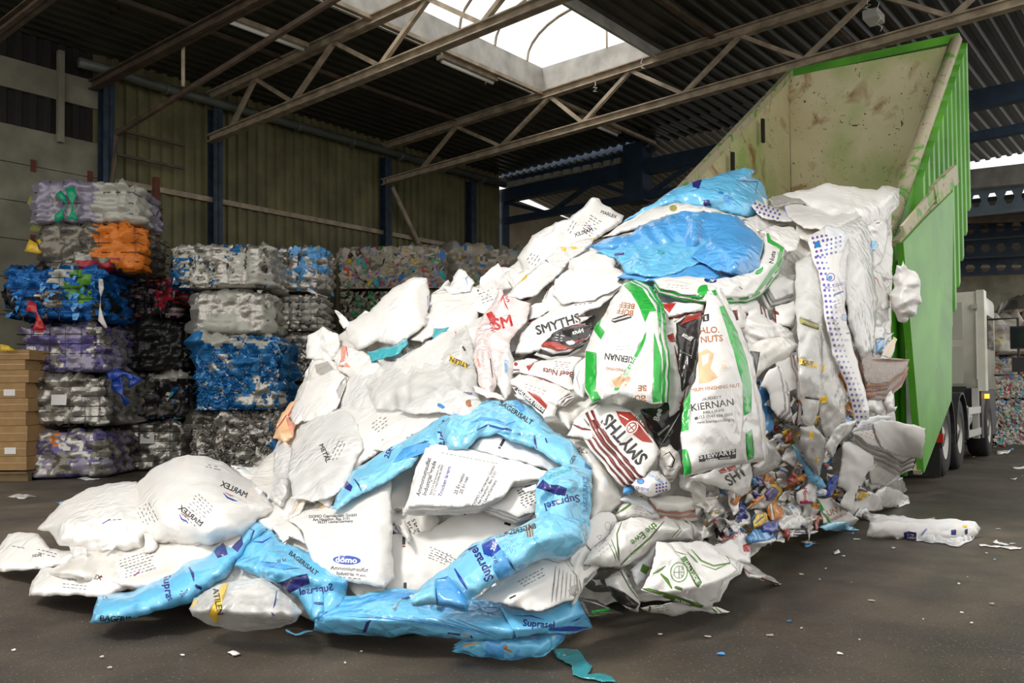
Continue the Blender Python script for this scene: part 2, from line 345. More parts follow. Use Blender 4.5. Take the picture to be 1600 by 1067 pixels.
roofpanel(-2.7, 17.5, 12.5, 13.7); roofpanel(-9.0, -1.9, -.3, 5.5)
struct(link('ceiling', v, f, 'roofsheet'), 'dark green corrugated steel roof sheets')
mb = MB(); zz = roofz(sL)-.12; ch = .62
mb.box(W(tN, sL-.06, zz), d1*(tF-tN), d2*.06, Z*ch); mb.box(W(tN, sR, zz), d1*(tF-tN), d2*.06, Z*ch)
mb.box(W(tF, sL-.06, zz), d1*.06, d2*(sR-sL+.12), Z*ch); mb.box(W(tN-.06, sL-.06, zz), d1*.06, d2*(sR-sL+.12), Z*ch)
sk = empty('roof_skylight', W(tF, sL, zz), 'bright barrel skylight opening with pale upstand and curved ribs', 'skylight')
off(mb.build('upstand', 'curb', sk), W(tF, sL, zz))
for k in range(7):
    t = tN + (tF-tN)*(k+.5)/7; pts = []
    for a in np.linspace(0, math.pi, 15): pts.append(W(t, (sL+sR)/2-(sR-sL)/2*math.cos(a), zz+ch+.75*math.sin(a)))
    mb = MB(); mb.tube(pts, .028, 6); off(mb.build('curved_rib', 'chord', sk), W(tF, sL, zz))
mb = MB(); mb.tube([W(tN, sR-.5, zz+ch+.35), W(tF, sR-.5, zz+ch+.35)], .03, 6); mb.tube([W(tF, sL+1.6, zz+ch), W(tF, sL+1.6, zz+ch+.7)], .02, 6); off(mb.build('long_bar', 'chord', sk), W(tF, sL, zz))
# ---- trusses
def truss(t, s1, label, m='chord', zb=6.27, zt=7.12, sl=.026, panels=None, w=.16, nm='roof_truss', s0=0.2):
    b0 = W(t, s0, zb); tr = empty(nm, b0, label, 'truss', 'roof trusses')
    def zB(s): return zb+sl*s
    def zT(s): return zt+sl*s
    mb = MB(); mb.ibeam(W(t, s0, zB(s0)), W(t, s1, zB(s1)), w, .15, .022); off(mb.build('bottom_chord', m, tr), b0)
    mb = MB(); mb.ibeam(W(t, s0, zT(s0)), W(t, s1, zT(s1)), w, .16, .022); off(mb.build('top_chord', m, tr), b0)
    q = panels or list(np.arange(1.35, s1, 1.36)); top = False; prev = q[0]
    for i in range(len(q)-1):
        a, b = q[i], q[i+1]
        p0 = W(t, a, zB(a)+.06 if i % 2 == 0 else zT(a)-.06); p1 = W(t, b, zT(b)-.06 if i % 2 == 0 else zB(b)+.06)
        mb = MB(); mb.bar(p0, p1, .07, .075, up=d1); off(mb.build('web_member', m, tr), b0)
    return tr
truss(-4.57, 20, 'dark roof truss at the top left corner of the picture', 'chorddark')
truss(0.0, 22, 'roof truss crossing under the middle of the skylight from the second wall column', 'chord', panels=[.95, 1.75, 2.9, 4.05, 5.2, 6.3, 7.4, 8.5, 9.7, 10.9, 12.1])
truss(4.57, 24, 'longest roof truss running just behind the skylight and over the green container', 'chord', panels=[1.5, 2.6, 3.9, 5.2, 6.0, 7.1, 8.2, 9.3, 10.4, 11.5, 12.6, 13.7, 14.8, 15.9])
mb = MB(); mb.ibeam(W(-2.25, .1, 6.74), W(-2.25, 14, 6.8), .16, .16, .02)
tag(mb.build('roof_beam', 'chorddark'), 'brown roof beam rising from the corner column at upper left', 'beam')
mb = MB(); mb.tube([W(-2.0, .3, 5.0), W(-2.0, .5, 5.86), W(-2.0, 11.0, 6.85)], .05, 8); 
tag(mb.build('brace_rod', 'chorddark'), 'dark thin rod rising from the wall corner below the brown beam', 'rod')
mb = MB(); mb.tube([W(-2.1, 2.9, 6.1), W(-2.1, 2.9, 6.8)], .03, 6)
tag(mb.build('hanger_rod', 'chord'), 'short vertical hanger between the rod and the brown beam', 'rod')
def purlin(a, b, label, m='chord', w=.09): 
    mb = MB(); mb.bar(a, b, w, .07); tag(mb.build('roof_purlin', m), label, 'purlin', 'roof purlins')
purlin(W(-1.5, 5.0, 7.30), W(4.57, 5.0, 7.30), 'pale purlin from the tube lights down to the truss junction')
purlin(W(4.6, 5.0, 7.30), W(9.1, 5.0, 7.30), 'thin purlin running from the long truss to the blue post')
purlin(W(-3, 2.6, 7.28), W(4.57, 2.6, 7.28), 'thin dark purlin left of the skylight', 'chorddark', .06)
purlin(W(-1, sR+1.2, 7.42), W(4.57, sR+1.2, 7.42), 'purlin right of the skylight', 'chorddark', .1)
purlin(W(-2.25, 10.5, 7.5), W(16, 10.5, 7.5), 'dark purlin above the green container', 'chorddark', .1)
purlin(W(4.6, 14.5, 7.55), W(16, 14.5, 7.55), 'purlin beyond the top right corner of the container', 'chord', .08)
def tube_light(p, label):
    b0 = W(*p); e = empty('fluorescent_light', b0, label, 'light', 'fluorescent lights')
    mb = MB(); mb.box(-d1*.75-d2*.09, d1*1.5, d2*.18, Z*.08); mb.build('housing', 'chord', e)
    mb = MB(); mb.tube([-d1*.7-Z*.03, d1*.7-Z*.03], .035, 8); mb.build('tube', 'tube', e, True)
tube_light((-1.0, 3.6, 7.1), 'fluorescent tube light at the upper left of the roof')
tube_light((2.5, 4.85, 7.2), 'fluorescent tube light left of the skylight corner')
tube_light((7.0, 4.8, 7.25), 'fluorescent tube light between the long truss and the blue post')
# lamps seen over the container
for p, lab in (((5.6, 11.2, 7.35), 'small square roof lamp above the container rim'), ((8.0, 17.0, 7.2), 'small roof lamp right of the container')):
    mb = MB(); mb.box(W(*p)-d1*.2-d2*.12, d1*.4, d2*.24, Z*.14); tag(mb.build('roof_lamp', 'tube'), lab, 'lamp')
# torn plastic strands caught on the steel
for k, (px, py, h_) in enumerate([(598, 62, 26), (690, 96, 12), (760, 118, 14), (930, 132, 12), (1004, 96, 12), (1374, 10, 40), (1356, 4, 14)]):
    a = onplane(px, py, W(4.45 if px > 800 else 3.0, 0, 0), d1); pts = [a+Z*.06]
    for j in range(6): pts.append(a - Z*(h_/1340*a[1]*(j+1)/6) + d2*(.05*math.sin(j*2.1+k)))
    mb = MB(); mb.tube(pts, [.005, .009, .005, .008, .005, .008, .003], 5)
    tag(mb.build('film_strand', 'warmwhite'), ['white shred of film hanging at the left corner of the skylight', 'small shred hanging under the skylight upstand, second from left', 'small shred hanging under the skylight upstand near its middle', 'tiny shred on the top chord right of the skylight corner', 'tiny shred on the top chord under the right skylight corner', 'long wispy strand hanging from the truss above the container', 'short wispy strand left of the long one above the container'][k], 'film strand')
# ---- blue portal at the end of the wall, paler hall behind
C9 = 9.15
b0 = W(C9, 0, 0); po = empty('blue_portal_truss', b0, 'dark blue lattice girder with end posts at the far end of the wall', 'truss')
mb = MB(); mb.box(W(C9, -.1, 6.62), d1*.25, d2*16, Z*.36); off(mb.build('top_beam', 'bluesteel', po), b0)
mb = MB(); mb.box(W(C9+.1, -.1, 7.18), d1*.1, d2*5, Z*.7); off(mb.build('fascia', 'bluesteel', po), b0)  # added panel, hides the bright strip of sky above the girder
mb = MB(); mb.box(W(C9, -.1, 6.0), d1*.2, d2*16, Z*.17); off(mb.build('bottom_beam', 'bluesteel', po), b0)
mb = MB(); mb.box(W(C9, -.1, 0), d1*.25, d2*.22, Z*6.9); off(mb.build('end_post', 'bluesteel', po), b0)
mb = MB(); mb.box(W(C9-.15, 4.15, 5.95), d1*.5, d2*.55, Z*1.45); off(mb.build('hanging_post', 'bluesteel', po), b0)
for a, b, c, d in ((0, 6.66, 1.55, 6.12), (1.75, 6.12, 3.0, 6.66), (3.1, 6.7, 4.3, 6.15), (4.8, 6.15, 6.0, 6.7), (6.1, 6.7, 7.4, 6.15)):
    mb = MB(); mb.bar(W(C9+.1, a, b), W(C9+.1, c, d), .1, .11, up=d1); off(mb.build('web_member', 'bluesteel', po), b0)
v, f = [], []
def slab(name, pts, m, label, th=(0, 0, .1)):
    mb = MB(); mb.prism(pts, th); return struct(mb.build(name, m), label)
v, f = corrugated(W(C9+.5, -.4, 0), W(C9+.5, 8.0, 0), 0, 1, .22, .04, Z)
vv = []; n = len(v)//2
for q in v[:n]: vv.append(q+Z*7.3-d1*.5)
for q in v[:n]: vv.append((q-Z*0)+d1*6.5+Z*6.45)
struct(link('ceiling_rear', vv, f, 'roofpale'), 'pale corrugated roof of the hall behind the blue girder')
slab('wall_rear', [W(C9+7.2, -1, 0), W(C9+7.2, 9, 0), W(C9+7.2, 9, 6.6), W(C9+7.2, -1, 6.6)], 'concretewarm', 'beige concrete wall of the hall behind the blue girder', d1*.2)
slab('wall_rear_left', [W(C9+.4, -.4, 0), W(C9+7.2, -.4, 0), W(C9+7.2, -.4, 6.6), W(C9+.4, -.4, 6.95)], 'concretewarm', None, d2*.1)
mb = MB()
for k in range(13): mb.box(W(C9+.02, .25+k*.32, 7.02), d1*.12, d2*.2, Z*.14)
struct(mb.build('light_gap_blocks', 'roofpale'), 'row of small pale blocks standing for light gaps above the blue girder')  # pale colour stands in for daylight showing through the gaps
# ---- right-hand hall: pale castellated beams under a strip of sky
def hexbeam(name, x0, x1, yt0, yt1, Y0, Y1, hgt, m, label, n):
    a = P(x0, yt0, Y0); b = P(x1, yt1, Y1); L = np.linalg.norm(b-a); d = (b-a)/L; u = Z; c = L/n; vs = []; fs = []
    for i in range(n):
        o = a+d*c*i; r = min(c, hgt)*.34; cx = c/2; cy = -hgt/2; base = len(vs)
        hx = [(cx+r*math.cos(q), cy+r*math.sin(q)) for q in [math.pi*k/3 for k in range(6)]]
        outer = [(c, -hgt/2), (c, 0), (cx+r*.5, 0), (cx-r*.5, 0), (0, 0), (0, -hgt/2), (0, -hgt), (cx-r*.5, -hgt), (cx+r*.5, -hgt), (c, -hgt)]
        vs += [o+d*p+u*q for p, q in hx+outer]
        q = [[0, 6, 7, 8, 1], [1, 8, 9, 2], [2, 9, 10, 11, 3], [3, 11, 12, 13, 4], [4, 13, 14, 5], [5, 14, 15, 6, 0]]
        fs += [[k+base for k in ff] for ff in q]
    mb = MB(); mb.add(vs, fs); nn = np.cross(d, u); nn /= np.linalg.norm(nn)
    mb.add([p+nn*.02 for p in vs], [ff[::-1] for ff in fs])
    mb.box(a-nn*.12, nn*.24, Z*.04, b-a); mb.box(a-nn*.12-Z*hgt, nn*.24, Z*.04, b-a)
    return tag(mb.build(name, m), label, 'beam', 'castellated beams')
hexbeam('castellated_beam', 1490, 1680, 297, 270, 19, 16, .62, 'palebeam', 'pale blue beam with hexagonal holes below the strip of sky', 7)
hexbeam('castellated_beam', 1480, 1680, 347, 330, 22, 20, .5, 'bluesteel', 'dark beam with hexagonal holes under the pale blue one', 8)
hexbeam('castellated_beam', 1480, 1700, 378, 366, 25, 24, .5, 'bluesteel', 'second dark beam with hexagonal holes, middle of the three', 9)
hexbeam('castellated_beam', 1480, 1700, 408, 398, 27, 26, .5, 'bluesteel', 'lowest dark beam with hexagonal holes above the truck cab', 9)
a, b = P(1488, 268, 18.6), P(1680, 246, 15.8)
mb = MB(); mb.box(a, b-a, np.array([.1, .2, 0]), Z*-.40); struct(mb.build('trim_5', 'curb'), 'pale fascia strip under the sky at right')
slab('ceiling_right', [P(1480, 322, 19.5), P(1700, 298, 16.5), P(1700, 428, 45), P(1480, 440, 48)], 'roofsheet', 'dark underside of the right hand roof')
mb = MB()
for k in range(7):
    yy = 330+k*13; Yk = 20.5+k*2.6
    a, b = P(1480, yy+8, Yk), P(1720, yy, Yk-1.2); mb.bar(a-Z*.1, b-Z*.1, .12, .16)
struct(mb.build('trim_6', 'chorddark'))
slab('wall_right_rear', [P(1440, 700, 34), P(1760, 700, 34), P(1760, 395, 34), P(1440, 395, 34)], 'concrete', None, (0, .3, 0))
slab('ceiling_far', [P(1440, 418, 33), P(1640, 418, 33), P(1640, 452, 50), P(1440, 452, 50)], 'roofpale', None)

# ================================================================== BALES
def boxgrid(w_, d_, h_, n):
    vs = []; fs = []; idx = {}
    nx, ny, nz = max(4, int(n*w_)), max(4, int(n*d_)), max(4, int(n*h_))
    def vid(i, j, k):
        if (i, j, k) not in idx: idx[(i, j, k)] = len(vs); vs.append((i/nx*2-1, j/ny*2-1, k/nz*2-1))
        return idx[(i, j, k)]
    for i in range(nx):
        for k in range(nz):
            fs.append([vid(i, 0, k), vid(i+1, 0, k), vid(i+1, 0, k+1), vid(i, 0, k+1)]); fs.append([vid(i, ny, k), vid(i, ny, k+1), vid(i+1, ny, k+1), vid(i+1, ny, k)])
    for j in range(ny):
        for k in range(nz):
            fs.append([vid(0, j, k), vid(0, j, k+1), vid(0, j+1, k+1), vid(0, j+1, k)]); fs.append([vid(nx, j, k), vid(nx, j+1, k), vid(nx, j+1, k+1), vid(nx, j, k+1)])
    for i in range(nx):
        for j in range(ny):
            fs.append([vid(i, j, nz), vid(i+1, j, nz), vid(i+1, j+1, nz), vid(i, j+1, nz)]); fs.append([vid(i, j, 0), vid(i, j+1, 0), vid(i+1, j+1, 0), vid(i+1, j, 0)])
    return np.array(vs), fs
bcount = [0]
def bale(x0, x1, yb, yt, Y, label, pal, dep=1.15, rz=.04, patches=(), wires=(4, 4), rough=.05, shreds=0, shredpal=None, tagpos=None, pscale=6., n=22, lumps=.06, shsize=1., group='stacked bales against the wall'):
    bcount[0] += 1; sd = bcount[0]*31
    a = P(x0, yb, Y); b = P(x1, yb, Y); w_ = b[0]-a[0]-.05; h_ = (yb-yt)/F*Y-.05
    zc = max(0.0, a[2]); base = np.array([(a[0]+b[0])/2, Y+dep/2, zc])
    if zc < .25: h_ += zc; base[2] = zc = 0.
    V, fs = boxgrid(w_, dep, h_, n); 
    P3 = V*np.array([w_/2, dep/2, h_/2])
    ax = np.argmax(np.abs(V), 1); nr = np.sign(V)*(np.abs(V) > .999); ln = np.linalg.norm(nr, axis=1)[:, None]; nr = nr/np.maximum(ln, 1)
    r = .07; P3 = P3 - nr*(ln > 1.1)*r*.7
    # cushions between the wires
    ux = np.abs(np.sin(np.pi*(V[:, 0]+1)/2*(wires[0]+1))); uz = np.abs(np.sin(np.pi*(V[:, 2]+1)/2*(wires[1]+1)))
    cush = np.where(np.abs(V[:, 1]) > .99, np.minimum(ux, uz)**.5, uz**.5)
    q = P3*pscale; nz = noise2(q[:, 0]+q[:, 1], q[:, 2]+q[:, 1]*.6, sd)+.6*noise2(q[:, 0]*2.3+q[:, 1]*2, q[:, 2]*2.3, sd+1)
    cr = crumple(P3[:, 0]*2+P3[:, 1]*2, P3[:, 2]*2+P3[:, 1], sd, 0, 0)
    P3 = P3 + nr*(lumps*cush+rough*nz*.6+rough*cr)[:, None]
    P3[:, 2] += h_/2; P3[:, 2] = np.maximum(P3[:, 2], .004)
    names = [p[0] for p in pal]; cum = np.cumsum([p[1] for p in pal]); cum = cum/cum[-1]
    mi = []; 
    allm = names + [p[4] for p in patches if p[4] not in names]
    allm = list(dict.fromkeys(allm))
    for ff in fs:
        c = V[ff].mean(0); pp = c*np.array([w_/2, dep/2, h_/2])*4.0
        x = (noise2(pp[0]*1.6+pp[1]*1.4+.5*noise2(pp[0]*5, pp[2]*5, sd), pp[2]*1.6+pp[1]*.7, sd+7)*.9+1)/2
        k = min(int(np.searchsorted(cum, np.clip(x*1.5-.25, 0, .999))), len(names)-1)
        m = allm.index(names[k])
        if c[1] < -.2 or c[2] > .98 or c[0] < -.98:
            for (ua, ub, va, vb, mm) in patches:
                jx = .07*math.sin(c[2]*9+ua*7)+.05*math.sin(c[2]*23); jz = .08*math.sin(c[0]*11+va*5)
                if ua+jx < c[0] < ub+jx and va+jz < c[2] < vb+jz: m = allm.index(mm)
        mi.append(m)
    root = empty('plastic_bale', base, label, 'bale', group, rz + .03*math.sin(sd))
    link('packed_film', P3, fs, allm, root, mi, True)
    mb = MB(); hw, hd = w_/2+.02, dep/2+.02
    for i in range(wires[1]):
        z = h_*(i+1)/(wires[1]+1)
        mb.tube([(-hw, -hd, z), (hw, -hd, z), (hw, hd, z), (-hw, hd, z), (-hw, -hd, z)], .006, 4)
    for i in range(wires[0]):
        x = -w_/2+w_*(i+1)/(wires[0]+1); mb.tube([(x, hd, .01), (x, -hd, .01), (x, -hd, h_+.01), (x, hd, h_+.01)], .006, 4)
    mb.build('baling_wire', 'wire', root)
    if shreds:
        mb = MB(); R = random.Random(sd); sp = shredpal or names
        for k in range(shreds):
            side = R.random(); 
            if side < .62: o = np.array([R.uniform(-w_/2, w_/2), -dep/2-.02, R.uniform(.02, h_)]); nn = np.array([0, -1., 0])
            elif side < .8: o = np.array([R.uniform(-w_/2, w_/2), R.uniform(-dep/2, 0), h_+.02]); nn = np.array([0, -.3, 1.])
            else: sg = -1 if R.random() < .75 else 1; o = np.array([sg*(w_/2+.02), R.uniform(-dep/2, dep/2), R.uniform(.02, h_)]); nn = np.array([sg, -.2, 0])
            L = R.uniform(.05, .16)*shsize; wd = R.uniform(.015, .06)*shsize; a = R.uniform(-1.2, 1.2)
            dn = np.array([math.sin(a)*.6, 0, -1.])*L; sdv = np.cross(dn, nn); sdv = sdv/np.linalg.norm(sdv)*wd
            o2 = nn*R.uniform(.01, .05)
            p = [o-sdv, o+sdv, o+dn*.35+sdv*R.uniform(.4, 1.4)+o2, o+dn*.35-sdv*R.uniform(.4, 1.4)+o2*.5, o+dn*.7+sdv*R.uniform(.3, 1.2)+o2*.3, o+dn*.7-sdv*R.uniform(.3, 1.2)+o2, o+dn+o2*R.uniform(0, 1.5)]
            for q_ in p: q_[2] = max(q_[2], .004-0*zc)
            mb.add(p, [[0, 1, 2, 3], [3, 2, 4, 5], [5, 4, 6]], R.randrange(len(sp)))
        o = mb.build('loose_film_shreds', sp, root); o['kind'] = 'stuff'
    if tagpos:
        for (tu, tv) in tagpos:
            x = tu*w_/2; z = (tv+1)/2*h_; mb = MB(); mb.box((x-.11, -dep/2-.09, z-.07), (.22, 0, 0), (0, .004, 0), (0, .02, .15)); mb.build('paper_tag', 'paper', root)
    return root
S_ = 'silver'
lv = [('lavender', 3), ('silver', 2), ('violet', 1.2), ('greyfoil', 1)]
bale(28, 158, 741, 667, 12.4, 'lavender and silver foil bale on the floor at the bottom of the left stack', lv, patches=[(-.15, -.02, .3, .85, 'baleorange')], tagpos=[(.12, .35)], n=26, rough=.07)
bale(30, 160, 667, 583, 12.4, 'smooth silver foil bale second from the floor in the left stack', [('silver', 4), ('greyfoil', 2), ('silverdark', 1)], tagpos=[(0, .05)], n=26, rough=.09)
bale(26, 154, 583, 502, 12.4, 'purple tinted film bale third from the floor in the left stack', [('lavender', 3), ('violet', 2.5), ('silver', 2)], patches=[(-.55, -.4, .75, 1.3, 'balered')], n=26, rough=.08)
bale(6, 152, 502, 412, 12.3, 'shiny dark blue foil bale with a green and white patch', [('foilblue', 6), ('bagblack', 1)], patches=[(0, .42, .35, .95, 'palefilm'), (.3, .85, -.35, .35, 'balegreen'), (.55, .9, .35, .9, 'balegreen'), (-.12, .2, -.45, .15, 'greyfoil'), (-.22, -.12, -.9, .1, 'silver')], shreds=60, shredpal=['foilblue', 'azure'], n=26, rough=.09, pscale=9)
bale(62, 216, 425, 345, 12.5, 'grey foil bale with a large orange film patch on its right half', [('greyfoil', 5), ('silverdark', 2)], patches=[(.15, 1.2, -.5, 1.2, 'baleorange'), (.5, 1.2, -1.2, -.4, 'baleorange'), (-.15, .55, -.98, -.55, 'balered'), (-.3, .1, -.6, -.3, 'palefilm')], n=26, rough=.09)
bale(54, 206, 352, 279, 12.6, 'pale lavender and cream film bale at the top of the left stack', [('lavender', 4), ('palefilm', 1)], patches=[(.28, 1.3, -1.2, 1.2, 'palefilm')], wires=(6, 3), n=28, rough=.07, lumps=.09)
bale(166, 290, 737, 655, 13.55, 'silver foil bale on the floor at the bottom of the second stack', [('silver', 4), ('greyfoil', 1.5), ('silverdark', 1)], tagpos=[(.05, .3)], n=26, rough=.08)
bale(160, 292, 656, 580, 13.55, 'black film bale with blue ribbon and white scraps, second from the floor', [('bagblack', 5), ('silverdark', 1)], patches=[(-.95, -.3, .3, 1.1, 'foilblue'), (-.75, -.45, -.2, .4, 'foilblue'), (-.55, -.2, .15, .65, 'palefilm'), (.1, .95, .75, 1.2, 'palefilm'), (-1.1, -.85, -1, 0, 'palefilm'), (.4, .7, -.5, 0, 'greyfoil')], shreds=70, shredpal=['bagblack', 'silverdark', 'palefilm', 'foilblue', 'teal'], n=26, rough=.1)
bale(158, 290, 580, 498, 13.55, 'glossy black film bale below the pink and black one', [('bagblack', 6), ('silverdark', .6)], shreds=60, shredpal=['bagblack', 'silverdark'], n=26, rough=.11)
bale(156, 272, 498, 430, 13.55, 'black and pinkish film bale with a red patch beside the blue foil bale', [('bagblack', 4), ('balepink', 2), ('silverdark', 1)], patches=[(.45, 1.0, -.3, 1.2, 'balered')], shreds=70, shredpal=['bagblack', 'balepink', 'balered', 'silverdark'], n=26, rough=.1)
bale(300, 436, 730, 640, 12.7, 'silver tinsel bale at the bottom of the third stack', [('silver', 3), ('silverdark', 2)], shreds=2400, shsize=.75, shredpal=['silver', 'silverdark', 'silver', 'greyfoil'], patches=[(.8, 1.3, -1, .9, 'tinselblue')], n=26, rough=.1)
bale(306, 430, 641, 524, 12.6, 'bale covered in shredded blue tinsel in the third stack', [('tinselblue', 4), ('deepblue', 1), ('silver', .8)], patches=[(-.9, .9, .8, 1.2, 'palefilm'), (.45, 1.2, -1.2, -.4, 'silver')], shreds=3000, shsize=.75, shredpal=['tinselblue', 'tinselblue', 'foilblue', 'tinselblue', 'deepblue', 'azure', 'silver'], n=26, rough=.1)
bale(304, 416, 524, 450, 12.8, 'smooth silvery white bale under the top bale of the third stack', [('silver', 3), ('palefilm', 3)], shreds=60, wires=(4, 2), n=26, rough=.05, lumps=.09)
bale(266, 412, 451, 378, 12.8, 'silver foil bale with blue tufts at the top of the third stack', [('silver', 4), ('palefilm', 2), ('greyfoil', 1)], patches=[(-1.3, -.72, -1.2, .5, 'tinselblue'), (.2, .45, .5, 1.2, 'tinselblue')], shreds=330, shredpal=['silver', 'silver', 'tinselblue', 'palefilm', 'silverdark', 'silver'], n=26, rough=.08, lumps=.08)
bale(412, 500, 456, 379, 13.95, 'silver bale with bright blue strips at the top of the fourth stack', [('silver', 4), ('palefilm', 2)], patches=[(-1, -.5, .5, 1.2, 'tinselblue'), (.55, 1.2, .4, 1.2, 'azure'), (.2, .5, -.6, .6, 'azure'), (.5, 1.2, -.1, .25, 'azure')], shreds=160, shredpal=['silver', 'azure', 'silverdark'], n=26, lumps=.08)
bale(418, 500, 518, 456, 13.95, 'silvery white bale second from the top of the fourth stack', [('silver', 3), ('palefilm', 3)], shreds=120, shredpal=['silver', 'silverdark'], n=26, lumps=.08)
bale(412, 498, 596, 518, 13.95, 'silver tinsel and white bale third from the top of the fourth stack', [('silver', 4), ('palefilm', 2), ('silverdark', 1)], shreds=1200, shsize=.7, shredpal=['silver', 'silverdark', 'silver'], n=26, lumps=.08)
bale(414, 496, 672, 596, 13.95, 'silver bale fourth from the top of the fourth stack, partly behind the heap', [('silver', 3), ('silverdark', 2)], shreds=260, shredpal=['silver', 'silverdark'], n=24)
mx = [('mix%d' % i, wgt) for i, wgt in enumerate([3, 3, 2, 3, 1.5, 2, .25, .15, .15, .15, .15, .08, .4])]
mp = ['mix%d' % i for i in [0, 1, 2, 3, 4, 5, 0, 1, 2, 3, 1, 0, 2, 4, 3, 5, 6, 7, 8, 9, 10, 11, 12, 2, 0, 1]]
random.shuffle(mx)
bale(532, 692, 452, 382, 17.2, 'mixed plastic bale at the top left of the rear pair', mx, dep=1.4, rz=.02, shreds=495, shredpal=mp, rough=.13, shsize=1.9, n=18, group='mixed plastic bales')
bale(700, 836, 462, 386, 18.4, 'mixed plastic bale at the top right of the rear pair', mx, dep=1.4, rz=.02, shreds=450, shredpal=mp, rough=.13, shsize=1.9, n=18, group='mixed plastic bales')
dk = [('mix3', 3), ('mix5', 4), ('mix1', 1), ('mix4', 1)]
bale(534, 690, 530, 452, 17.2, 'mixed plastic bale, darkly coloured for shade, under the top left one of the rear pair', dk, dep=1.4, rz=.02, shreds=500, shredpal=['mix3', 'mix5', 'mix1', 'mix0', 'mix8'], rough=.12, n=16, group='mixed plastic bales')  # shade of this bale is put into its dark palette
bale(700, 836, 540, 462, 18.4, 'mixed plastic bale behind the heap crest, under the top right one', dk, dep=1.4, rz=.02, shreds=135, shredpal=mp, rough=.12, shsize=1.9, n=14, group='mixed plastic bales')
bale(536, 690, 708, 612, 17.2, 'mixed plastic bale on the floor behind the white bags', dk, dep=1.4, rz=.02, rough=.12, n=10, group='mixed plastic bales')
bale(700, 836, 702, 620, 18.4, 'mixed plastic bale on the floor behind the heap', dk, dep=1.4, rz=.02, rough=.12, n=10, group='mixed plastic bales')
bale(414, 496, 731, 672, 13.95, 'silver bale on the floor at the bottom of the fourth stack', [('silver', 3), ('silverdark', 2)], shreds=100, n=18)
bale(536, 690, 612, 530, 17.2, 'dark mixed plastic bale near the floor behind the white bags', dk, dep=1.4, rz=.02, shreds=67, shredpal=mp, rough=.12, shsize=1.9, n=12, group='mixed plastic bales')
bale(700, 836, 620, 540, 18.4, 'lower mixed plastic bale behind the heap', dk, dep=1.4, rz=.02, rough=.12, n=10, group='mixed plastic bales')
# bale stack beyond the truck
for k, (x0, x1, yb, yt, Y, lab) in enumerate([(1546, 1680, 694, 622, 18.5, 'mixed plastic bale on the floor at the right edge beyond the truck'), (1540, 1672, 622, 556, 18.6, 'mixed plastic bale in the middle of the stack beyond the truck'), (1530, 1660, 556, 496, 18.9, 'mixed plastic bale at the top of the stack beyond the truck')]):
    bale(x0, x1, yb, yt, Y, lab, [('mix2', 5), ('mix0', 3), ('mix12', 1), ('mix9', .3), ('mix7', .3), ('mix1', 1), ('mix4', 1)], dep=1.6, rz=.05, shreds=1500, shredpal=['mix2', 'mix2', 'palefilm', 'mix0', 'mix12', 'mix4', 'mix6', 'mix2', 'mix10', 'mix5', 'mix7', 'palefilm', 'palefilm', 'mix0', 'mix2', 'palefilm'], rough=.16, n=16, lumps=.1, group='bales beyond the truck')
bale(1590, 1720, 500, 476, 22, 'mixed plastic bale far back at the right edge', mx, dep=1.6, shreds=400, shredpal=mp, rough=.14, n=12, group='bales beyond the truck')
# loose streamers on the left bales
def ribbon(name, pts, Y, wd, m, label, cat='film scrap'):
    V3 = [P(x, y, Y) for x, y in pts]; mb = MB(); vs = []
    for i, p in enumerate(V3):
        d = V3[min(i+1, len(V3)-1)]-V3[max(i-1, 0)]; n = np.cross(d, (0, 1, 0)); n = n/np.linalg.norm(n)*wd*(.6+.4*math.sin(i*1.7+1))
        o = np.array([0, -.03*math.sin(i*1.9), 0]); vs += [p-n+o, p+n-o, p+n-o+np.array([0, .012, 0]), p-n+o+np.array([0, .012, 0])]
    fs = []
    for i in range(len(V3)-1): fs += [[4*i+a, 4*i+(a+1) % 4, 4*i+4+(a+1) % 4, 4*i+4+a] for a in range(4)]
    k = 4*len(V3)-4; fs += [[0, 3, 2, 1], [k, k+1, k+2, k+3]]
    return tag(link(name, vs, fs, m, None, None, True), label, cat)
ribbon('green_streamer', [(91, 300), (97, 308), (104, 318), (98, 328), (92, 338), (88, 346)], 12.4, .05, 'brightgreen', 'green film strip crossing the left half of the lavender top bale')
ribbon('green_streamer', [(109, 293), (112, 305), (113, 318), (114, 332), (113, 343)], 12.4, .07, 'brightgreen', 'green film strip hanging right of the crossing one on the lavender bale')
ribbon('red_streamer', [(42, 478), (50, 480), (57, 488), (60, 500), (61, 516)], 12.2, .09, 'red', 'red film strip curling down over the left stack')
ribbon('yellow_streamer', [(42, 383), (52, 387), (62, 394), (69, 386), (66, 372)], 12.4, .1, 'yellow', 'yellow film strip sticking out left of the grey foil bale')
ribbon('orange_streamer', [(56, 310), (52, 318), (55, 328), (60, 345), (57, 362)], 12.7, .1, 'olive', 'olive film strip hanging at the left side of the lavender bale')
ribbon('white_streamer', [(480, 452), (490, 457), (502, 461), (512, 465)], 13.4, .03, 'warmwhite', 'thin white strip sticking out right of the fourth stack')
ribbon('white_streamer', [(157, 436), (158, 450), (157, 465), (156, 480), (158, 500), (166, 512)], 12.2, .03, 'warmwhite', 'white string hanging between the blue foil bale and the black bale')
ribbon('blue_streamer', [(166, 588), (180, 584), (192, 583), (205, 590), (212, 600)], 12.6, .11, 'royal', 'royal blue ribbon lying on the black bale of the second stack')
ribbon('blue_streamer', [(180, 592), (184, 605), (190, 617), (199, 632)], 12.6, .10, 'royal', 'royal blue ribbon hanging down the black bale of the second stack')
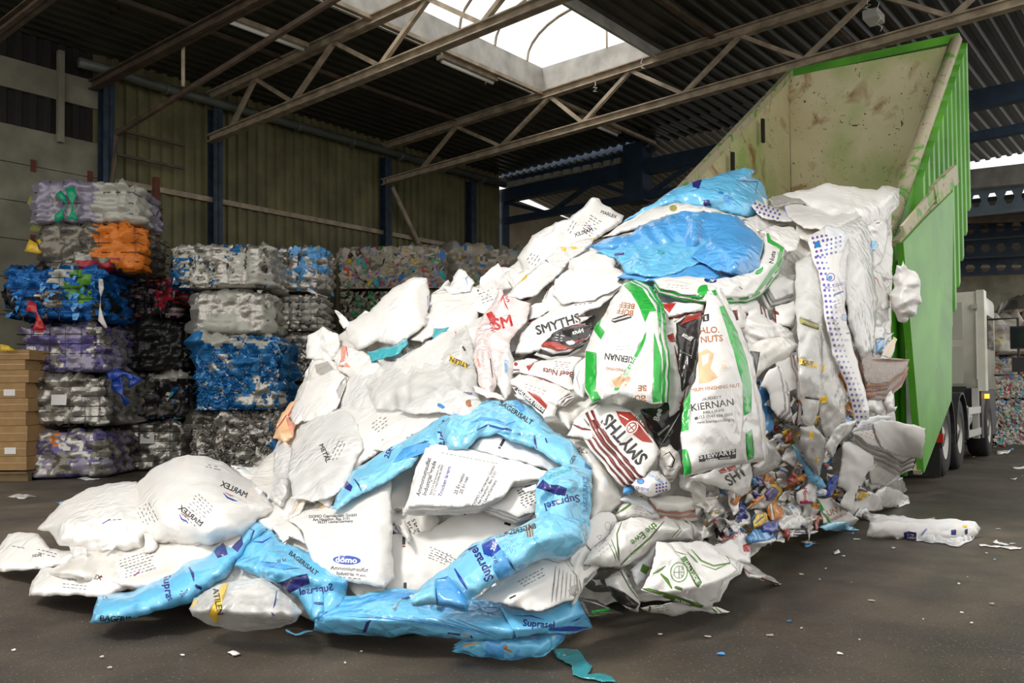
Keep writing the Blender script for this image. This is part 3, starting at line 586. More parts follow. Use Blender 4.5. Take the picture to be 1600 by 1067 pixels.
# cardboard boxes on a pallet at the left edge
pb = P(-18, 742, 12.0); pb[2] = 0
mb = MB()
for k in range(3): mb.box(pb+np.array([-.65, 0, 0])+np.array([0, k*.45, 0]), (1.2, 0, 0), (0, .1, 0), (0, 0, .1))
mb.box(pb+np.array([-.65, -.02, .1]), (1.2, 0, 0), (0, 1.02, 0), (0, 0, .03))
tag(mb.build('wooden_pallet', 'pallet_wood'), 'wooden pallet under the cardboard boxes at the left edge', 'pallet')
ys = [735, 713, 690, 665, 643, 622, 598, 578, 562, 546]
for k in range(len(ys)-1):
    z0 = P(0, ys[k], 12)[2]; z1 = P(0, ys[k+1], 12)[2]; j = .03*math.sin(k*3.3); z0 = max(z0, .131); 
    b = pb+np.array([-.65+j, 0, 0]); b[2] = z0+.002
    e = empty('cardboard_box', b, ['lowest', 'second lowest', 'third lowest', 'fourth lowest', 'middle', 'fourth from the top', 'third from the top', 'second from the top', 'topmost'][k]+' brown cardboard box in the pile at the left edge', 'box', 'cardboard boxes')
    mb = MB(); mb.box((0, 0, 0), (1.18, 0, 0), (0, .95, 0), (0, 0, z1-z0-.006)); mb.build('carton', 'cardboard', e)
    mb = MB(); mb.box((0, -.003, (z1-z0)*.48), (1.18, 0, 0), (0, .003, 0), (0, 0, .012)); mb.build('tape_seam', 'tan', e)
    if k in (1, 5): mb = MB(); mb.box((.88, -.008, .03), (.16, 0, 0), (0, .004, 0), (0, 0, .09)); mb.build('paper_tag', 'paper', e)
ribbon('yellow_film_scrap', [(0, 543), (10, 544), (24, 548)], 11.9, .05, 'yellow', 'yellow film scrap lying on the cardboard boxes')

# ================================================================== CONTAINER
R0 = np.array([4.18, 9.5, 0])
def K(l, wd, z): return R0 + d1*l - d2*wd + Z*z      # l along, wd to the left, z up
ct = empty('tipping_container', K(0, 0, 0.0), 'large green steel tipping container with a beige rust-stained inside', 'container')
def cpart(name, mb, m, par=None, smooth=False):
    return off(mb.build(name, m, par or ct, smooth), R0 if par is None else R0)
mb = MB(); pl = [K(-1.6, 2.4, .25), K(-1.6, 2.4, 2.8), K(3.4, 2.4, 6.25), K(3.4, 2.4, 3.0), K(0.5, 2.4, .4)]
mb.prism(pl, -d2*.06); cpart('left_side', mb, 'beigebox')
mb = MB(); mb.prism([K(3.45, 0, 3.4), K(3.45, 2.4, 3.0), K(3.4, 2.4, 6.22), K(3.5, 0, 6.12)], d1*.06); cpart('end_wall', mb, 'beigebox')
mb = MB(); mb.prism([K(-.4, 0, .3), K(-.4, 2.4, .3), K(3.45, 2.4, 3.1), K(3.45, 0, 3.4)], -Z*.08); cpart('box_floor', mb, 'beigebox')
side = [(0, .2), (0, 2.85), (3.57, 6.2), (3.66, 4.0), (2.56, 2.3), (1.6, 1.3)]
mb = MB(); mb.prism([K(l, 0, z) for l, z in side], d2*.05); cpart('right_side', mb, ['greenpaint'])
def rimz(l): return 2.85+(6.2-2.85)/3.57*l
for k in range(11):
    l = 1.0+k*.25; zb = np.interp(l, [1.0, 1.6, 2.56, 3.66], [.9, 1.3, 2.3, 4.0])-.05
    mb = MB(); p = [K(l, -.05, zb), K(l, -.05, rimz(l)-.08), K(l+.04, -.15, rimz(l)-.1), K(l+.04, -.15, zb-.04), ]
    q = [v_+d1*.10-0*Z for v_ in p]; 
    mb.add([K(l, -.05, zb), K(l+.03, -.14, zb), K(l+.12, -.14, zb+.08), K(l+.15, -.05, zb+.1), K(l, -.05, rimz(l)-.1), K(l+.03, -.14, rimz(l)-.1), K(l+.12, -.14, rimz(l+.12)-.1), K(l+.15, -.05, rimz(l+.15)-.1)], [[0, 1, 5, 4], [1, 2, 6, 5], [2, 3, 7, 6], [3, 2, 1, 0], [4, 5, 6, 7]])
    cpart('side_rib', mb, 'greenpaint')
mb = MB(); mb.tube([K(0, .0, 2.85), K(3.57, 0, 6.2)], .085, 10); cpart('right_rim', mb, 'wornrim', None, True)
mb = MB(); mb.bar(K(-1.6, 2.38, 2.8), K(3.42, 2.38, 6.27), .1, .1); cpart('left_rim', mb, 'wornrim')
mb = MB(); mb.bar(K(3.45, 2.45, 6.27), K(3.57, -.05, 6.22), .12, .12); cpart('top_rim', mb, 'greenpaint')
mb = MB(); mb.tube([K(0, -.02, .15), K(0, -.02, 2.85)], .075, 12); mb.tube([K(.12, -.1, .2), K(.12, -.1, 2.6)], .04, 8); cpart('rear_post', mb, 'greenpaint', None, True)
mb = MB(); mb.box(K(-.05, -.16, 2.25), d1*.12, d2*.1, Z*.38); mb.tube([K(.02, -.2, 2.2), K(.02, -.2, 2.7)], .04, 8); cpart('hinge', mb, 'greenpaint')
for l in (.1, 1.05, 2.1): 
    mb = MB(); mb.box(K(l, 2.33, 3.4+.69*l+.0), d1*.06, d2*.04, Z*.35); cpart('slot', mb, 'darkgap')
# opened tailgate leaning along the right side
n2 = d2; dp = R0+d2*.32
G = [onplane(x, y, dp, n2) for x, y in ((1400, 380), (1438, 340), (1480, 300), (1478, 470), (1477, 625), (1433, 738), (1424, 655))]
tg_ = MB(); tg_.prism(G, d2*.07); cpart('tailgate', tg_, 'greenpaint')
for i, j in ((0, 1), (1, 2), (4, 5)): mb = MB(); mb.bar(G[i], G[j], .08, .055); cpart('tailgate_edge', mb, 'wornrim')
mb = MB(); a = onplane(1410, 362, dp+d2*.15, n2); b = onplane(1458, 305, dp+d2*.2, n2); c = onplane(1492, 272, dp+d2*.25, n2); mb.bar(a, b, .03, .12); mb.bar(b, c, .06, .2); cpart('locking_bar', mb, 'wornrim')

# ================================================================== TRUCK
dT = np.array([.57, .82, 0]); dT /= np.linalg.norm(dT); nT = np.array([dT[1], -dT[0], 0])   # nT points to the right side
T0 = np.array([5.80, 11.5, 0])
def T(l, s, z): return T0+dT*l+nT*s+Z*z
tk = empty('truck', T(0, -1.2, 0), 'cream coloured truck cab and dark chassis behind the green container', 'truck'); TB = T(0, -1.2, 0)
def tp(name, mb, m, smooth=False, par=None): return off(mb.build(name, m, par or tk, smooth), TB)
def wheel(l, s, r=.53, wd=.32):
    prof = [(.0, .30), (.0, .48), (.03, .52), (wd/2, .53), (wd-.03, .52), (wd, .48), (wd, .30)]; vs = []; fs = []; n = 36
    for a in range(n):
        th = 2*math.pi*a/n
        for o, rr in prof: vs.append(T(l+rr*math.cos(th)*r/.53, s-o, r+rr*math.sin(th)*r/.53))
    m = len(prof)
    for a in range(n):
        for j in range(m-1): fs.append([a*m+j, a*m+j+1, ((a+1) % n)*m+j+1, ((a+1) % n)*m+j])
    o = tp('wheel', (lambda b: (b.add(vs, fs), b)[1])(MB()), 'tyre', True)
    mb = MB(); pr = [(.0, .31), (.02, .29), (.09, .24), (.09, .16), (.03, .13), (.01, .05)]; vs = []; fs = []; m = len(pr)
    for a in range(24):
        th = 2*math.pi*a/24
        for q, rr in pr: vs.append(T(l+rr*math.cos(th), s-q, r+rr*math.sin(th)))
    for a in range(24):
        for j in range(m-1): fs.append([a*m+j, a*m+j+1, ((a+1) % 24)*m+j+1, ((a+1) % 24)*m+j])
    fs.append([a*m+m-1 for a in range(24)]); mb.add(vs, fs)
    for a in range(10):
        th = 2*math.pi*a/10; c = T(l+.20*math.cos(th), s-.085, r+.20*math.sin(th)); mb.tube([c, c+nT*.03], .016, 6)
    off(mb.build('hub', 'rim', o, True), TB); return o
for l, s, r in ((0, 0, .53), (1.35, 0, .53), (4.55, .06, .53), (0, -.36, .53), (1.35, -.36, .53), (0, -2.1, .53), (1.35, -2.1, .53), (4.55, -2.1, .53)): wheel(l, s, r)
mb = MB(); mb.box(T(-1.1, -1.75, .62), dT*7, nT*.12, Z*.3); mb.box(T(-1.1, -.75, .62), dT*7, nT*.12, Z*.3); mb.box(T(-1.1, -1.75, .68), dT*.15, nT*1.1, Z*.25); mb.tube([T(0, -2.0, .53), T(0, -.1, .53)], .09, 8); mb.tube([T(1.35, -2.0, .53), T(1.35, -.1, .53)], .09, 8); tp('chassis', mb, 'chassis')
def guard(l, wide=.62):
    mb = MB(); vs = []; fs = []; n = 14
    for k in range(n+1):
        th = math.radians(-12+204*k/n)
        for s, rr in ((.04, .60), (.04, .57), (-wide, .57), (-wide, .60)): vs.append(T(l+rr*math.cos(th), s, .53+rr*math.sin(th)))
    for k in range(n): fs += [[4*k+a, 4*k+(a+1) % 4, 4*k+4+(a+1) % 4, 4*k+4+a] for a in range(4)]
    mb.add(vs, fs); tp('mudguard', mb, 'chassis', False)
guard(0); guard(1.35)
mb = MB(); mb.box(T(-.85, -2.3, .06), nT*2.35, dT*.02, Z*.42); tp('mud_flap', mb, 'tyre')
mb = MB(); mb.box(T(-.92, -2.2, .5), nT*2.3, dT*.06, Z*.11); tp('rear_reflector', mb, 'redreflect')
mb = MB(); mb.box(T(-.90, -.3, .62), nT*.32, dT*.06, Z*.5); tp('rear_panel', mb, 'curb')
mb = MB()
for z in (.42, .78): mb.box(T(2.15, .02, z), dT*1.6, -nT*.04, Z*.11)
mb.box(T(2.15, .02, .42), dT*.08, -nT*.04, Z*.47); mb.box(T(3.6, .0, .35), dT*.3, -nT*.1, Z*.85); tp('side_guard', mb, 'alu')
mb = MB(); mb.tube([T(2.3, -.35, .72), T(3.4, -.35, .72)], .28, 20); tp('fuel_tank', mb, 'alu', True)
mb = MB(); mb.box(T(3.75, .03, .35), dT*2.2, -nT*2.3, Z*.85); mb.box(T(3.55, -.2, 1.05), dT*.5, -nT*1.9, Z*.18); tp('cab_base', mb, 'chassis')
# cab shell with slightly rounded edges
def rbox(l0, l1, s0, s1, z0, z1, r):
    vs = []; mb = MB(); n = 5; prof = []
    for cx, cy, a0 in ((l1-r, s1-r, 0), (l0+r, s1-r, 90), (l0+r, s0+r, 180), (l1-r, s0+r, 270)):
        for k in range(n+1): a = math.radians(a0+90*k/n); prof.append((cx+r*math.cos(a), cy+r*math.sin(a)))
    m = len(prof); c = ((l0+l1)/2, (s0+s1)/2)
    rings = [(z0, 1), (z1-r, 1), (z1-r*.3, .985), (z1, .95)]
    for z, sc in rings: vs += [T(c[0]+(p-c[0])*sc, c[1]+(q-c[1])*sc, z) for p, q in prof]
    fs = [[i*m+k, i*m+(k+1) % m, (i+1)*m+(k+1) % m, (i+1)*m+k] for i in range(3) for k in range(m)]+[[3*m+k for k in range(m)], list(range(m))[::-1]]
    mb.add(vs, fs); return mb
cab = tp('cab', rbox(3.78, 5.9, -2.35, .05, 1.18, 2.86, .09), 'cream', True)
for z0, z1 in ((2.05, 2.68), (1.28, 1.92)):
    mb = MB(); mb.box(T(3.77, -.68, z0), nT*.44, dT*.02, Z*(z1-z0)); o = off(mb.build('pressed_panel', 'creamdark', cab), TB)
    mb = MB(); mb.box(T(3.77, -1.5, z0), nT*.6, dT*.02, Z*(z1-z0)); off(mb.build('pressed_panel', 'creamdark', cab), TB)
mb = MB(); mb.box(T(3.74, -.02, 1.15), dT*.35, nT*.12, Z*1.72); off(mb.build('side_deflector', 'cream', cab), TB)
mb = MB(); mb.box(T(4.6, .055, 1.9), dT*.9, nT*.01, Z*.6); off(mb.build('side_window', 'glass', cab), TB)
mb = MB(); mb.tube([T(3.7, -.02, 1.35), T(3.7, -.02, 2.5)], .015, 6); mb.box(T(3.7, -.1, 2.55), nT*.1, dT*.05, Z*.08); off(mb.build('cab_handrail', 'alu', cab), TB)
mb = MB(); mb.box(T(5.6, .32, 1.93), nT*.28, dT*.14, Z*.42); mb.box(T(5.6, .34, 1.5), nT*.28, dT*.14, Z*.27); mb.tube([T(5.65, .05, 2.5), T(5.65, .45, 2.5), T(5.65, .45, 1.45), T(5.65, .05, 1.45)], .022, 6); tp('wing_mirror', mb, 'chassis')
mb = MB(); mb.box(T(5.58, .34, 1.96), nT*.24, dT*.02, Z*.36); tp('mirror_glass', mb, 'glass')
mb = MB(); mb.box(T(3.98, .12, 1.02), dT*.06, -nT*.07, Z*.08); tp('marker_lamp', mb, 'lamp')
mb = MB(); mb.tube([T(4.3, -1.0, 2.85), T(4.3, -1.0, 2.95), T(4.3, -1.0, 3.0)], [.14, .13, .05], 12); tp('beacon', mb, 'deepblue', True)
# ================================================================== THE HEAP: depth of its face, found from where things stand
DP = """0,895,5.4 45,932,4.75 145,975,4.17 330,984,4.07 500,990,4.0 700,1010,3.8 850,1030,3.6 925,985,4.06 1130,955,4.43 1215,912,5.1 1330,825,7.2 1410,790,8.8 1430,745,9.3
100,783,5.9 216,753,5.9 300,712,5.8 300,790,5.2 250,860,4.9 420,730,6.0 380,840,4.8 450,700,6.2 440,640,6.9 500,520,7.3 530,480,7.5 616,449,7.2 660,433,7.3 720,430,7.5 640,520,6.6 600,600,6.1 600,700,5.3 700,650,5.1
540,790,4.7 540,900,4.25 600,950,4.05 700,760,4.7 800,720,4.6 760,850,4.3 700,920,4.2 850,840,4.2 880,920,4.1 900,750,4.5 940,700,4.8 800,630,5.2 850,560,5.7 980,560,5.2 980,700,4.9 1050,820,4.7 1060,900,4.5
1130,600,5.15 1130,740,5.0 1130,860,5.0 1000,460,5.8 1105,460,5.7 900,480,6.1 780,470,6.6 935,320,7.6 830,380,7.3 870,410,6.9 1000,400,6.5 1060,370,6.7 1150,300,7.6 1170,262,8.0 1190,400,6.4 1230,460,6.4
1300,360,7.3 1310,480,6.4 1300,600,6.2 1290,680,6.2 1200,640,5.6 1200,740,5.7 1230,790,6.3 1290,770,6.6 1350,300,8.6 1230,310,8.4 1400,300,9.0 1385,400,8.0 1390,500,7.6 1400,600,7.2 1390,680,7.2 1350,740,7.0 1390,770,7.9 1440,700,7.2"""
_c = np.array([[float(q) for q in s.split(',')] for s in DP.split()])
def _phi(r2): return .5*r2*np.log(r2+1e-9)
_X = _c[:, :2]/100.0; _n = len(_X)
_Km = _phi(((_X[:, None]-_X[None])**2).sum(-1))+np.eye(_n)*.12
_A = np.zeros((_n+3, _n+3)); _A[:_n, :_n] = _Km; _A[:_n, _n] = 1; _A[:_n, n+1 if False else _n+1:] = _X; _A[_n, :_n] = 1; _A[_n+1:, :_n] = _X.T
_S = np.linalg.solve(_A, np.concatenate([1/_c[:, 2], np.zeros(3)]))
def D(x, y):
    q = np.stack([np.asarray(x, float), np.asarray(y, float)], -1)/100.0
    r = ((q[..., None, :]-_X)**2).sum(-1)
    v = (_phi(r)*_S[:_n]).sum(-1)+_S[_n]+q @ _S[_n+1:]
    return 1/np.clip(v, 1/11., 1/3.4)
def pts(s): return [tuple(float(q) for q in t.split(',')) for t in s.split()]
def inside(X, Y, poly):
    r = np.zeros(X.shape, bool); n = len(poly); j = n-1
    for i in range(n):
        xi, yi = poly[i]; xj, yj = poly[j]
        if yi != yj:
            c = ((yi > Y) != (yj > Y)) & (X < (xj-xi)*(Y-yi)/(yj-yi)+xi); r ^= c
        j = i
    return r
def edist(X, Y, poly):
    d = np.full(X.shape, 1e9); n = len(poly)
    for i in range(n):
        ax, ay = poly[i]; bx, by = poly[(i+1) % n]; L = (bx-ax)**2+(by-ay)**2+1e-9
        t = np.clip(((X-ax)*(bx-ax)+(Y-ay)*(by-ay))/L, 0, 1); d = np.minimum(d, np.hypot(X-ax-t*(bx-ax), Y-ay-t*(by-ay)))
    return d
def resample(poly, g, jit, R):
    out = []; n = len(poly)
    for i in range(n):
        a = poly[i]; b = poly[(i+1) % n]; L = math.hypot(b[0]-a[0], b[1]-a[1]); k = max(1, int(round(L/g)))
        nx, ny = -(b[1]-a[1])/(L+1e-6), (b[0]-a[0])/(L+1e-6); ph = R.uniform(0, 6); bow = R.uniform(-.02, .025)*L
        for q in range(k):
            t = q/k; e = (jit*math.sin(ph+t*L*.19)*.7+jit*R.uniform(-.4, .4)+bow*4*t*(1-t))*(1 if q else 0)
            out.append((a[0]+(b[0]-a[0])*t+nx*e, a[1]+(b[1]-a[1])*t+ny*e))
    return out
_fonts = {}
def glyphs(txt, bold):
    k = (txt, bold)
    if k not in _fonts:
        cu = bpy.data.curves.new('t', 'FONT'); cu.body = txt; cu.resolution_u = 2; cu.align_x = 'CENTER'; cu.align_y = 'CENTER'
        cu.offset = .03 if bold else .012
        ob = bpy.data.objects.new('t', cu); me = bpy.data.meshes.new_from_object(ob)
        V = np.array([v.co[:2] for v in me.vertices]) if len(me.vertices) else np.zeros((0, 2)); ct = {}
        for p in me.polygons:
            vs_ = list(p.vertices)
            for q in range(len(vs_)): e_ = tuple(sorted((vs_[q], vs_[(q+1) % len(vs_)]))); ct[e_] = ct.get(e_, 0)+1
        Fc = [e_ for e_, n_ in ct.items() if n_ == 1]
        bpy.data.objects.remove(ob); bpy.data.curves.remove(cu); bpy.data.meshes.remove(me); _fonts[k] = (V, Fc)
    return _fonts[k]
fc = [0]
def film(name, label, cat, outline, lift=.1, bulge=.05, cr=.02, m='white', deco=(), tilt=(0, 0), Y=None, g=None, group=None, jit=1.2, thick=.008, back=.5, fold=None, bs=.4, freq=1.0, seed=None, ctr=None):
    fc[0] += 1; sd = fc[0]*17+3 if seed is None else seed; R = random.Random(sd)
    poly = pts(outline) if isinstance(outline, str) else list(outline)
    xs = [p[0] for p in poly]; ys = [p[1] for p in poly]; cx, cy = ctr or (sum(xs)/len(xs), sum(ys)/len(ys))
    size = math.hypot(max(xs)-min(xs), max(ys)-min(ys))
    if g is None: g = min(6.0, max(2.8, size/50))
    B = resample(poly, g*1.15, jit, R); n = len(B)
    gx = np.arange(min(xs), max(xs), g); gy = np.arange(min(ys), max(ys), g*.87)
    GX, GY = np.meshgrid(gx, gy); GX = GX+(np.arange(len(gy)) % 2)[:, None]*g*.5+rng.uniform(-.12, .12, GX.shape)*g; GY = GY+rng.uniform(-.12, .12, GY.shape)*g
    ins = inside(GX, GY, B); X = GX[ins]; Yy = GY[ins]
    if len(X): k = edist(X, Yy, B) > g*.5; X = X[k]; Yy = Yy[k]
    pv = [Vector(p) for p in B]; ed = [(i, (i+1) % n) for i in range(n)]; polys = []
    for d in deco:
        if d[0] in ('poly', 'ell', 'line'):
            if d[0] == 'poly': q = pts(d[1]); col = d[2]
            elif d[0] == 'ell':
                _, x, y, rx, ry, rot, col = d; a = math.radians(rot); q = []
                for k in range(18):
                    t = k/18*2*math.pi; u, v = rx*math.cos(t), ry*math.sin(t); q.append((x+u*math.cos(a)+v*math.sin(a), y-u*math.sin(a)+v*math.cos(a)))
            else:
                _, ps, wd, col = d; ps = pts(ps); l1 = []; l2 = []
                for i, p in enumerate(ps):
                    a = ps[max(i-1, 0)]; b = ps[min(i+1, len(ps)-1)]; L = math.hypot(b[0]-a[0], b[1]-a[1])+1e-6; nx, ny = -(b[1]-a[1])/L*wd/2, (b[0]-a[0])/L*wd/2
                    f_ = .35 if i in (0, len(ps)-1) and len(ps) > 2 else 1
                    l1.append((p[0]+nx*f_, p[1]+ny*f_)); l2.append((p[0]-nx*f_, p[1]-ny*f_))
                q = l1+l2[::-1]
            polys.append((q, col)); b0 = len(pv); pv += [Vector(p) for p in q]; ed += [(b0+i, b0+(i+1) % len(q)) for i in range(len(q))]
    prints = []
    for d in deco:      # lettering is cut into the film's own surface
        if d[0] != 'text': continue
        _, txt, x, y, sz, rot, col = d[:7]; o = d[7] if len(d) > 7 else {}
        GV, GE = glyphs(txt, o.get('bold', 1))
        if not len(GV): continue
        a = math.radians(rot); u = GV[:, 0]*sz*o.get('sx', 1)*(-1 if o.get('mirror') else 1); v = GV[:, 1]*sz; v = v+o.get('bend', 0)*(u/100)**2*10
        tx = x+u*math.cos(a)-v*math.sin(a); ty = y-(u*math.sin(a)+v*math.cos(a)); okv = inside(tx, ty, B) & (edist(tx, ty, B) > .8)
        if not okv.any(): continue
        b0 = len(pv); pv += [Vector((p_, q_)) for p_, q_ in zip(tx, ty)]; E_ = [(i, j) for i, j in GE if okv[i] and okv[j]]
        ed += [(b0+i, b0+j) for i, j in E_]; prints.append((np.array([[tx[i], ty[i], tx[j], ty[j]] for i, j in GE]), col))
    b0 = len(pv); pv += [Vector((a, b)) for a, b in zip(X, Yy)]
    V2, E2, F2, *_ = delaunay_2d_cdt(pv, ed, [], 1, 1e-4)
    V2 = np.array([v[:] for v in V2]); F2 = np.array([list(f) for f in F2 if len(f) == 3])
    if len(F2) == 0: return None
    C2 = V2[F2].mean(1); keep = inside(C2[:, 0], C2[:, 1], B); F2 = F2[keep]; C2 = C2[keep]
    used = np.unique(F2); rm = -np.ones(len(V2), int); rm[used] = np.arange(len(used)); V2 = V2[used]; F2 = rm[F2]
    # anticlockwise as seen -> make every face look at the camera (image y runs down)
    ar = (V2[F2[:, 1]]-V2[F2[:, 0]]); br = (V2[F2[:, 2]]-V2[F2[:, 0]]); cz = ar[:, 0]*br[:, 1]-ar[:, 1]*br[:, 0]
    F2[cz > 0] = F2[cz > 0][:, ::-1]
    Ym = float(D(cx, cy)) if Y is None else Y; k_ = Ym/F
    emax = max(6.0, float(edist(V2[:, 0], V2[:, 1], B).max())); ox, oy = R.uniform(0, 50), R.uniform(0, 50)
    ca, sa = math.cos(R.uniform(0, 6)), math.sin(R.uniform(0, 6))
    def surf(x, y):
        base = D(x, y) if Y is None else np.full(np.shape(x), float(Y))
        e = edist(x, y, B); pr = bulge*(1-np.exp(-(e/(emax*bs))))
        c = cr*1.6*crumple((x-cx)*k_*freq+ox, (y-cy)*k_*freq+oy, sd, ox, oy)*(1-.5*np.exp(-e/4.))
        gap = np.maximum(floorY(x, y)-base, 0); lf = np.minimum(lift, .3*lift+.8*gap) if lift > 0 else lift
        v = base-lf-pr-c-tilt[0]*(x-cx)/100-tilt[1]*(y-cy)/100
        if fold:
            for fx, fy, an, am, wd in fold:
                a_ = math.radians(an); t_ = ((x-fx)*math.cos(a_)-(y-fy)*math.sin(a_)); v = v-am*np.maximum(0, 1-np.abs(t_)/wd)
        return v, pr
    def place(x, y, extra):
        Ys, pr = surf(x, y); Yv = np.minimum(Ys-extra, floorY(x, y)*.997-.02-extra)
        p = P(x, y, Yv); p[..., 2] = np.maximum(p[..., 2], .006); return p, pr
    Pf, pr = place(V2[:, 0], V2[:, 1], 0)
    cnt = {}
    for f_ in F2:
        for a, b in ((f_[0], f_[1]), (f_[1], f_[2]), (f_[2], f_[0])):
            cnt[(a, b)] = cnt.get((a, b), 0)+1
    bd = [(a, b) for (a, b) in cnt if (b, a) not in cnt]
    N = len(V2); Ydir = rays(V2[:, 0], V2[:, 1]); Ydir = Ydir/np.linalg.norm(Ydir, axis=1)[:, None]
    Pb = Pf+Ydir*(thick+pr*back)[:, None]; Pb[:, 2] = np.maximum(Pb[:, 2], .003)
    mats = [m] + [c for _, c in polys]; mats = list(dict.fromkeys(mats)); mi = np.zeros(len(F2), int)
    for q, c in polys: mi[inside(C2[:, 0], C2[:, 1], q)] = mats.index(c)
    for Eg, col in prints:
        if col not in mats: mats.append(col)
        x0, y0 = Eg[:, [0, 2]].min(), Eg[:, [1, 3]].min(); x1, y1 = Eg[:, [0, 2]].max(), Eg[:, [1, 3]].max()
        near = np.nonzero((C2[:, 0] > x0) & (C2[:, 0] < x1) & (C2[:, 1] > y0) & (C2[:, 1] < y1))[0]
        px_, py_ = C2[near, 0], C2[near, 1]; r_ = np.zeros(len(near), bool)
        for ax, ay, bx_, by_ in Eg:
            if ay != by_: r_ ^= ((ay > py_) != (by_ > py_)) & (px_ < (bx_-ax)*(py_-ay)/(by_-ay)+ax)
        mi[near[r_]] = mats.index(col)
    verts = np.concatenate([Pf, Pb]); faces = F2.tolist()+(F2[:, ::-1]+N).tolist()+[[b, a, a+N, b+N] for a, b in bd]
    midx = mi.tolist()+[0]*len(F2)+[0]*len(bd)
    o = link(name, verts, faces, mats, None, midx, True)
    if label: tag(o, label, cat, group)
    return o
def lines(x, y, w_, n, dy, rot, col='ink', t=1.1, R=random.Random(5)):   # rows of small print
    out = []; a = math.radians(rot)
    words = ['product of', 'keep dry', 'recycle this bag', 'store in a dry place', 'net weight', 'resin lot', 'handle with care', 'made in the factory', 'do not reuse', 'contents may settle', 'low density', 'polymer grade']
    for i in range(n):
        cx = x+i*dy*math.sin(a); cy = y+i*dy*math.cos(a); L = w_*R.uniform(.7, 1)/2
        for k in range(max(2, int(L/3.2))):     # short word-like dashes
            u0 = -L+2*L*k/max(2, int(L/3.2)); u1 = u0+R.uniform(2.5, 6)
            out.append(('line', '%f,%f %f,%f' % (cx+u0*math.cos(a), cy-u0*math.sin(a), cx+u1*math.cos(a), cy-u1*math.sin(a)), t, col))
    return out
def bundle(name, label, cat, outline, n, shift, lift, dl, m, edge='maroon', cr=.01, deco=(), bulge=.03, **k):
    """a pressed stack of flattened bags or sheets: every sheet a layer of its own, set back behind the one before"""
    obs = []; R = random.Random(len(outline)*7+int(lift*1000)); sd0 = fc[0]*17+11; pl_ = pts(outline); ct0 = (sum(p[0] for p in pl_)/len(pl_), sum(p[1] for p in pl_)/len(pl_))
    poly = pts(outline)
    for i in range(n-1, -1, -1):
        q = [(x+shift[0]*i+R.uniform(-1, 1)*1.3, y+shift[1]*i+R.uniform(-1, 1)*1.3) for x, y in poly] if i else poly
        mm = m if i % 2 == 0 else edge
        sh = film(name, None, None, q, lift=lift-dl*i, bulge=bulge*(1 if i == 0 else .6), ctr=ct0, cr=cr, m=mm, deco=deco if i == 0 else (), g=(None if i == 0 else 9), thick=.006, back=0, seed=sd0, **k)
        if sh: obs.append(sh)
    root = obs[-1]
    import bmesh
    mats = []; bm = bmesh.new()
    for o in obs:
        mp_ = []
        for mt in o.data.materials:
            if mt not in mats: mats.append(mt)
            mp_.append(mats.index(mt))
        s = len(bm.faces); bm.from_mesh(o.data); bm.faces.ensure_lookup_table()
        for f_ in bm.faces[s:]: f_.material_index = mp_[f_.material_index]
    me = bpy.data.meshes.new(name); bm.to_mesh(me); bm.free()
    for mt in mats: me.materials.append(mt)
    for o in obs: bpy.data.objects.remove(o)
    o = bpy.data.objects.new(name, me); COL.objects.link(o)
    return tag(o, label, cat, k.get('group'))
# ---- compressed core of the heap
core = "60,900 130,860 200,850 330,800 430,700 490,560 560,500 640,470 740,450 820,410 900,390 960,370 1060,335 1150,305 1210,320 1290,305 1390,310 1395,400 1392,560 1400,700 1410,775 1350,800 1300,812 1200,845 1150,895 1080,935 960,940 900,970 700,985 500,975 420,940 300,930 150,915"
o = film('waste_heap_core', 'dense crumpled white packaging film making up the inside of the heap', 'film heap', core, lift=-.10, bulge=.1, cr=.09, m='warmwhite', g=7, thick=.3, back=8, bs=.12)
o['kind'] = 'stuff'
T = 'text'
F_ = film
B_ = 'plastic bag'
# ---------- far left, on the floor
F_('puffed_plastic_bag', 'puffed white bag with no visible print, left of the biggest puffed bag', B_, "58,827 80,802 99,783 135,764 165,756 212,752 245,780 242,830 225,858 144,863 92,852 76,830", .12, .30, .03, 'white', [('line', '160,818 172,811', 1.5, 'royal')]+lines(180, 812, 26, 1, 4, 3))
F_('puffed_plastic_bag', 'biggest puffed white bag, dome shaped, with black text columns and red and blue swooshes', B_, "216,753 240,731 270,716 294,710 324,713 354,725 390,749 414,773 432,797 402,812 380,838 330,852 300,853 240,847 212,820 201,795", .22, .42, .028, 'white',
   [(T, 'MARLEX', 366, 765, 12, -25, 'ink', {'mirror': 1}), ('line', '349,770 355,777 364,781 371,783', 2.6, 'royal'), ('line', '352,769 360,774 366,775', 1.8, 'red'),
    (T, 'MARLEX', 298, 806, 12, -38, 'ink', {'mirror': 1}), ('line', '280,803 284,811 291,814 294,818', 2.8, 'royal'), ('line', '283,802 290,806 296,812', 1.6, 'red')]
   + lines(240, 800, 36, 7, 5.5, -62) + lines(322, 783, 42, 9, 5, -42) + lines(335, 728, 26, 2, 4, -12))
F_('flattened_plastic_bag', 'flattened white bag lying leftmost on the floor', B_, "13,834 30,831 60,834 78,857 126,863 180,842 216,848 224,862 150,872 75,888 0,893 -14,885 -12,860 0,853", .02, .10, .022, 'white', [(T, 'HDPE', 58, 868, 6, 5, 'ink')]+lines(75, 862, 40, 2, 5, -14)+lines(30, 855, 30, 1, 5, -10))
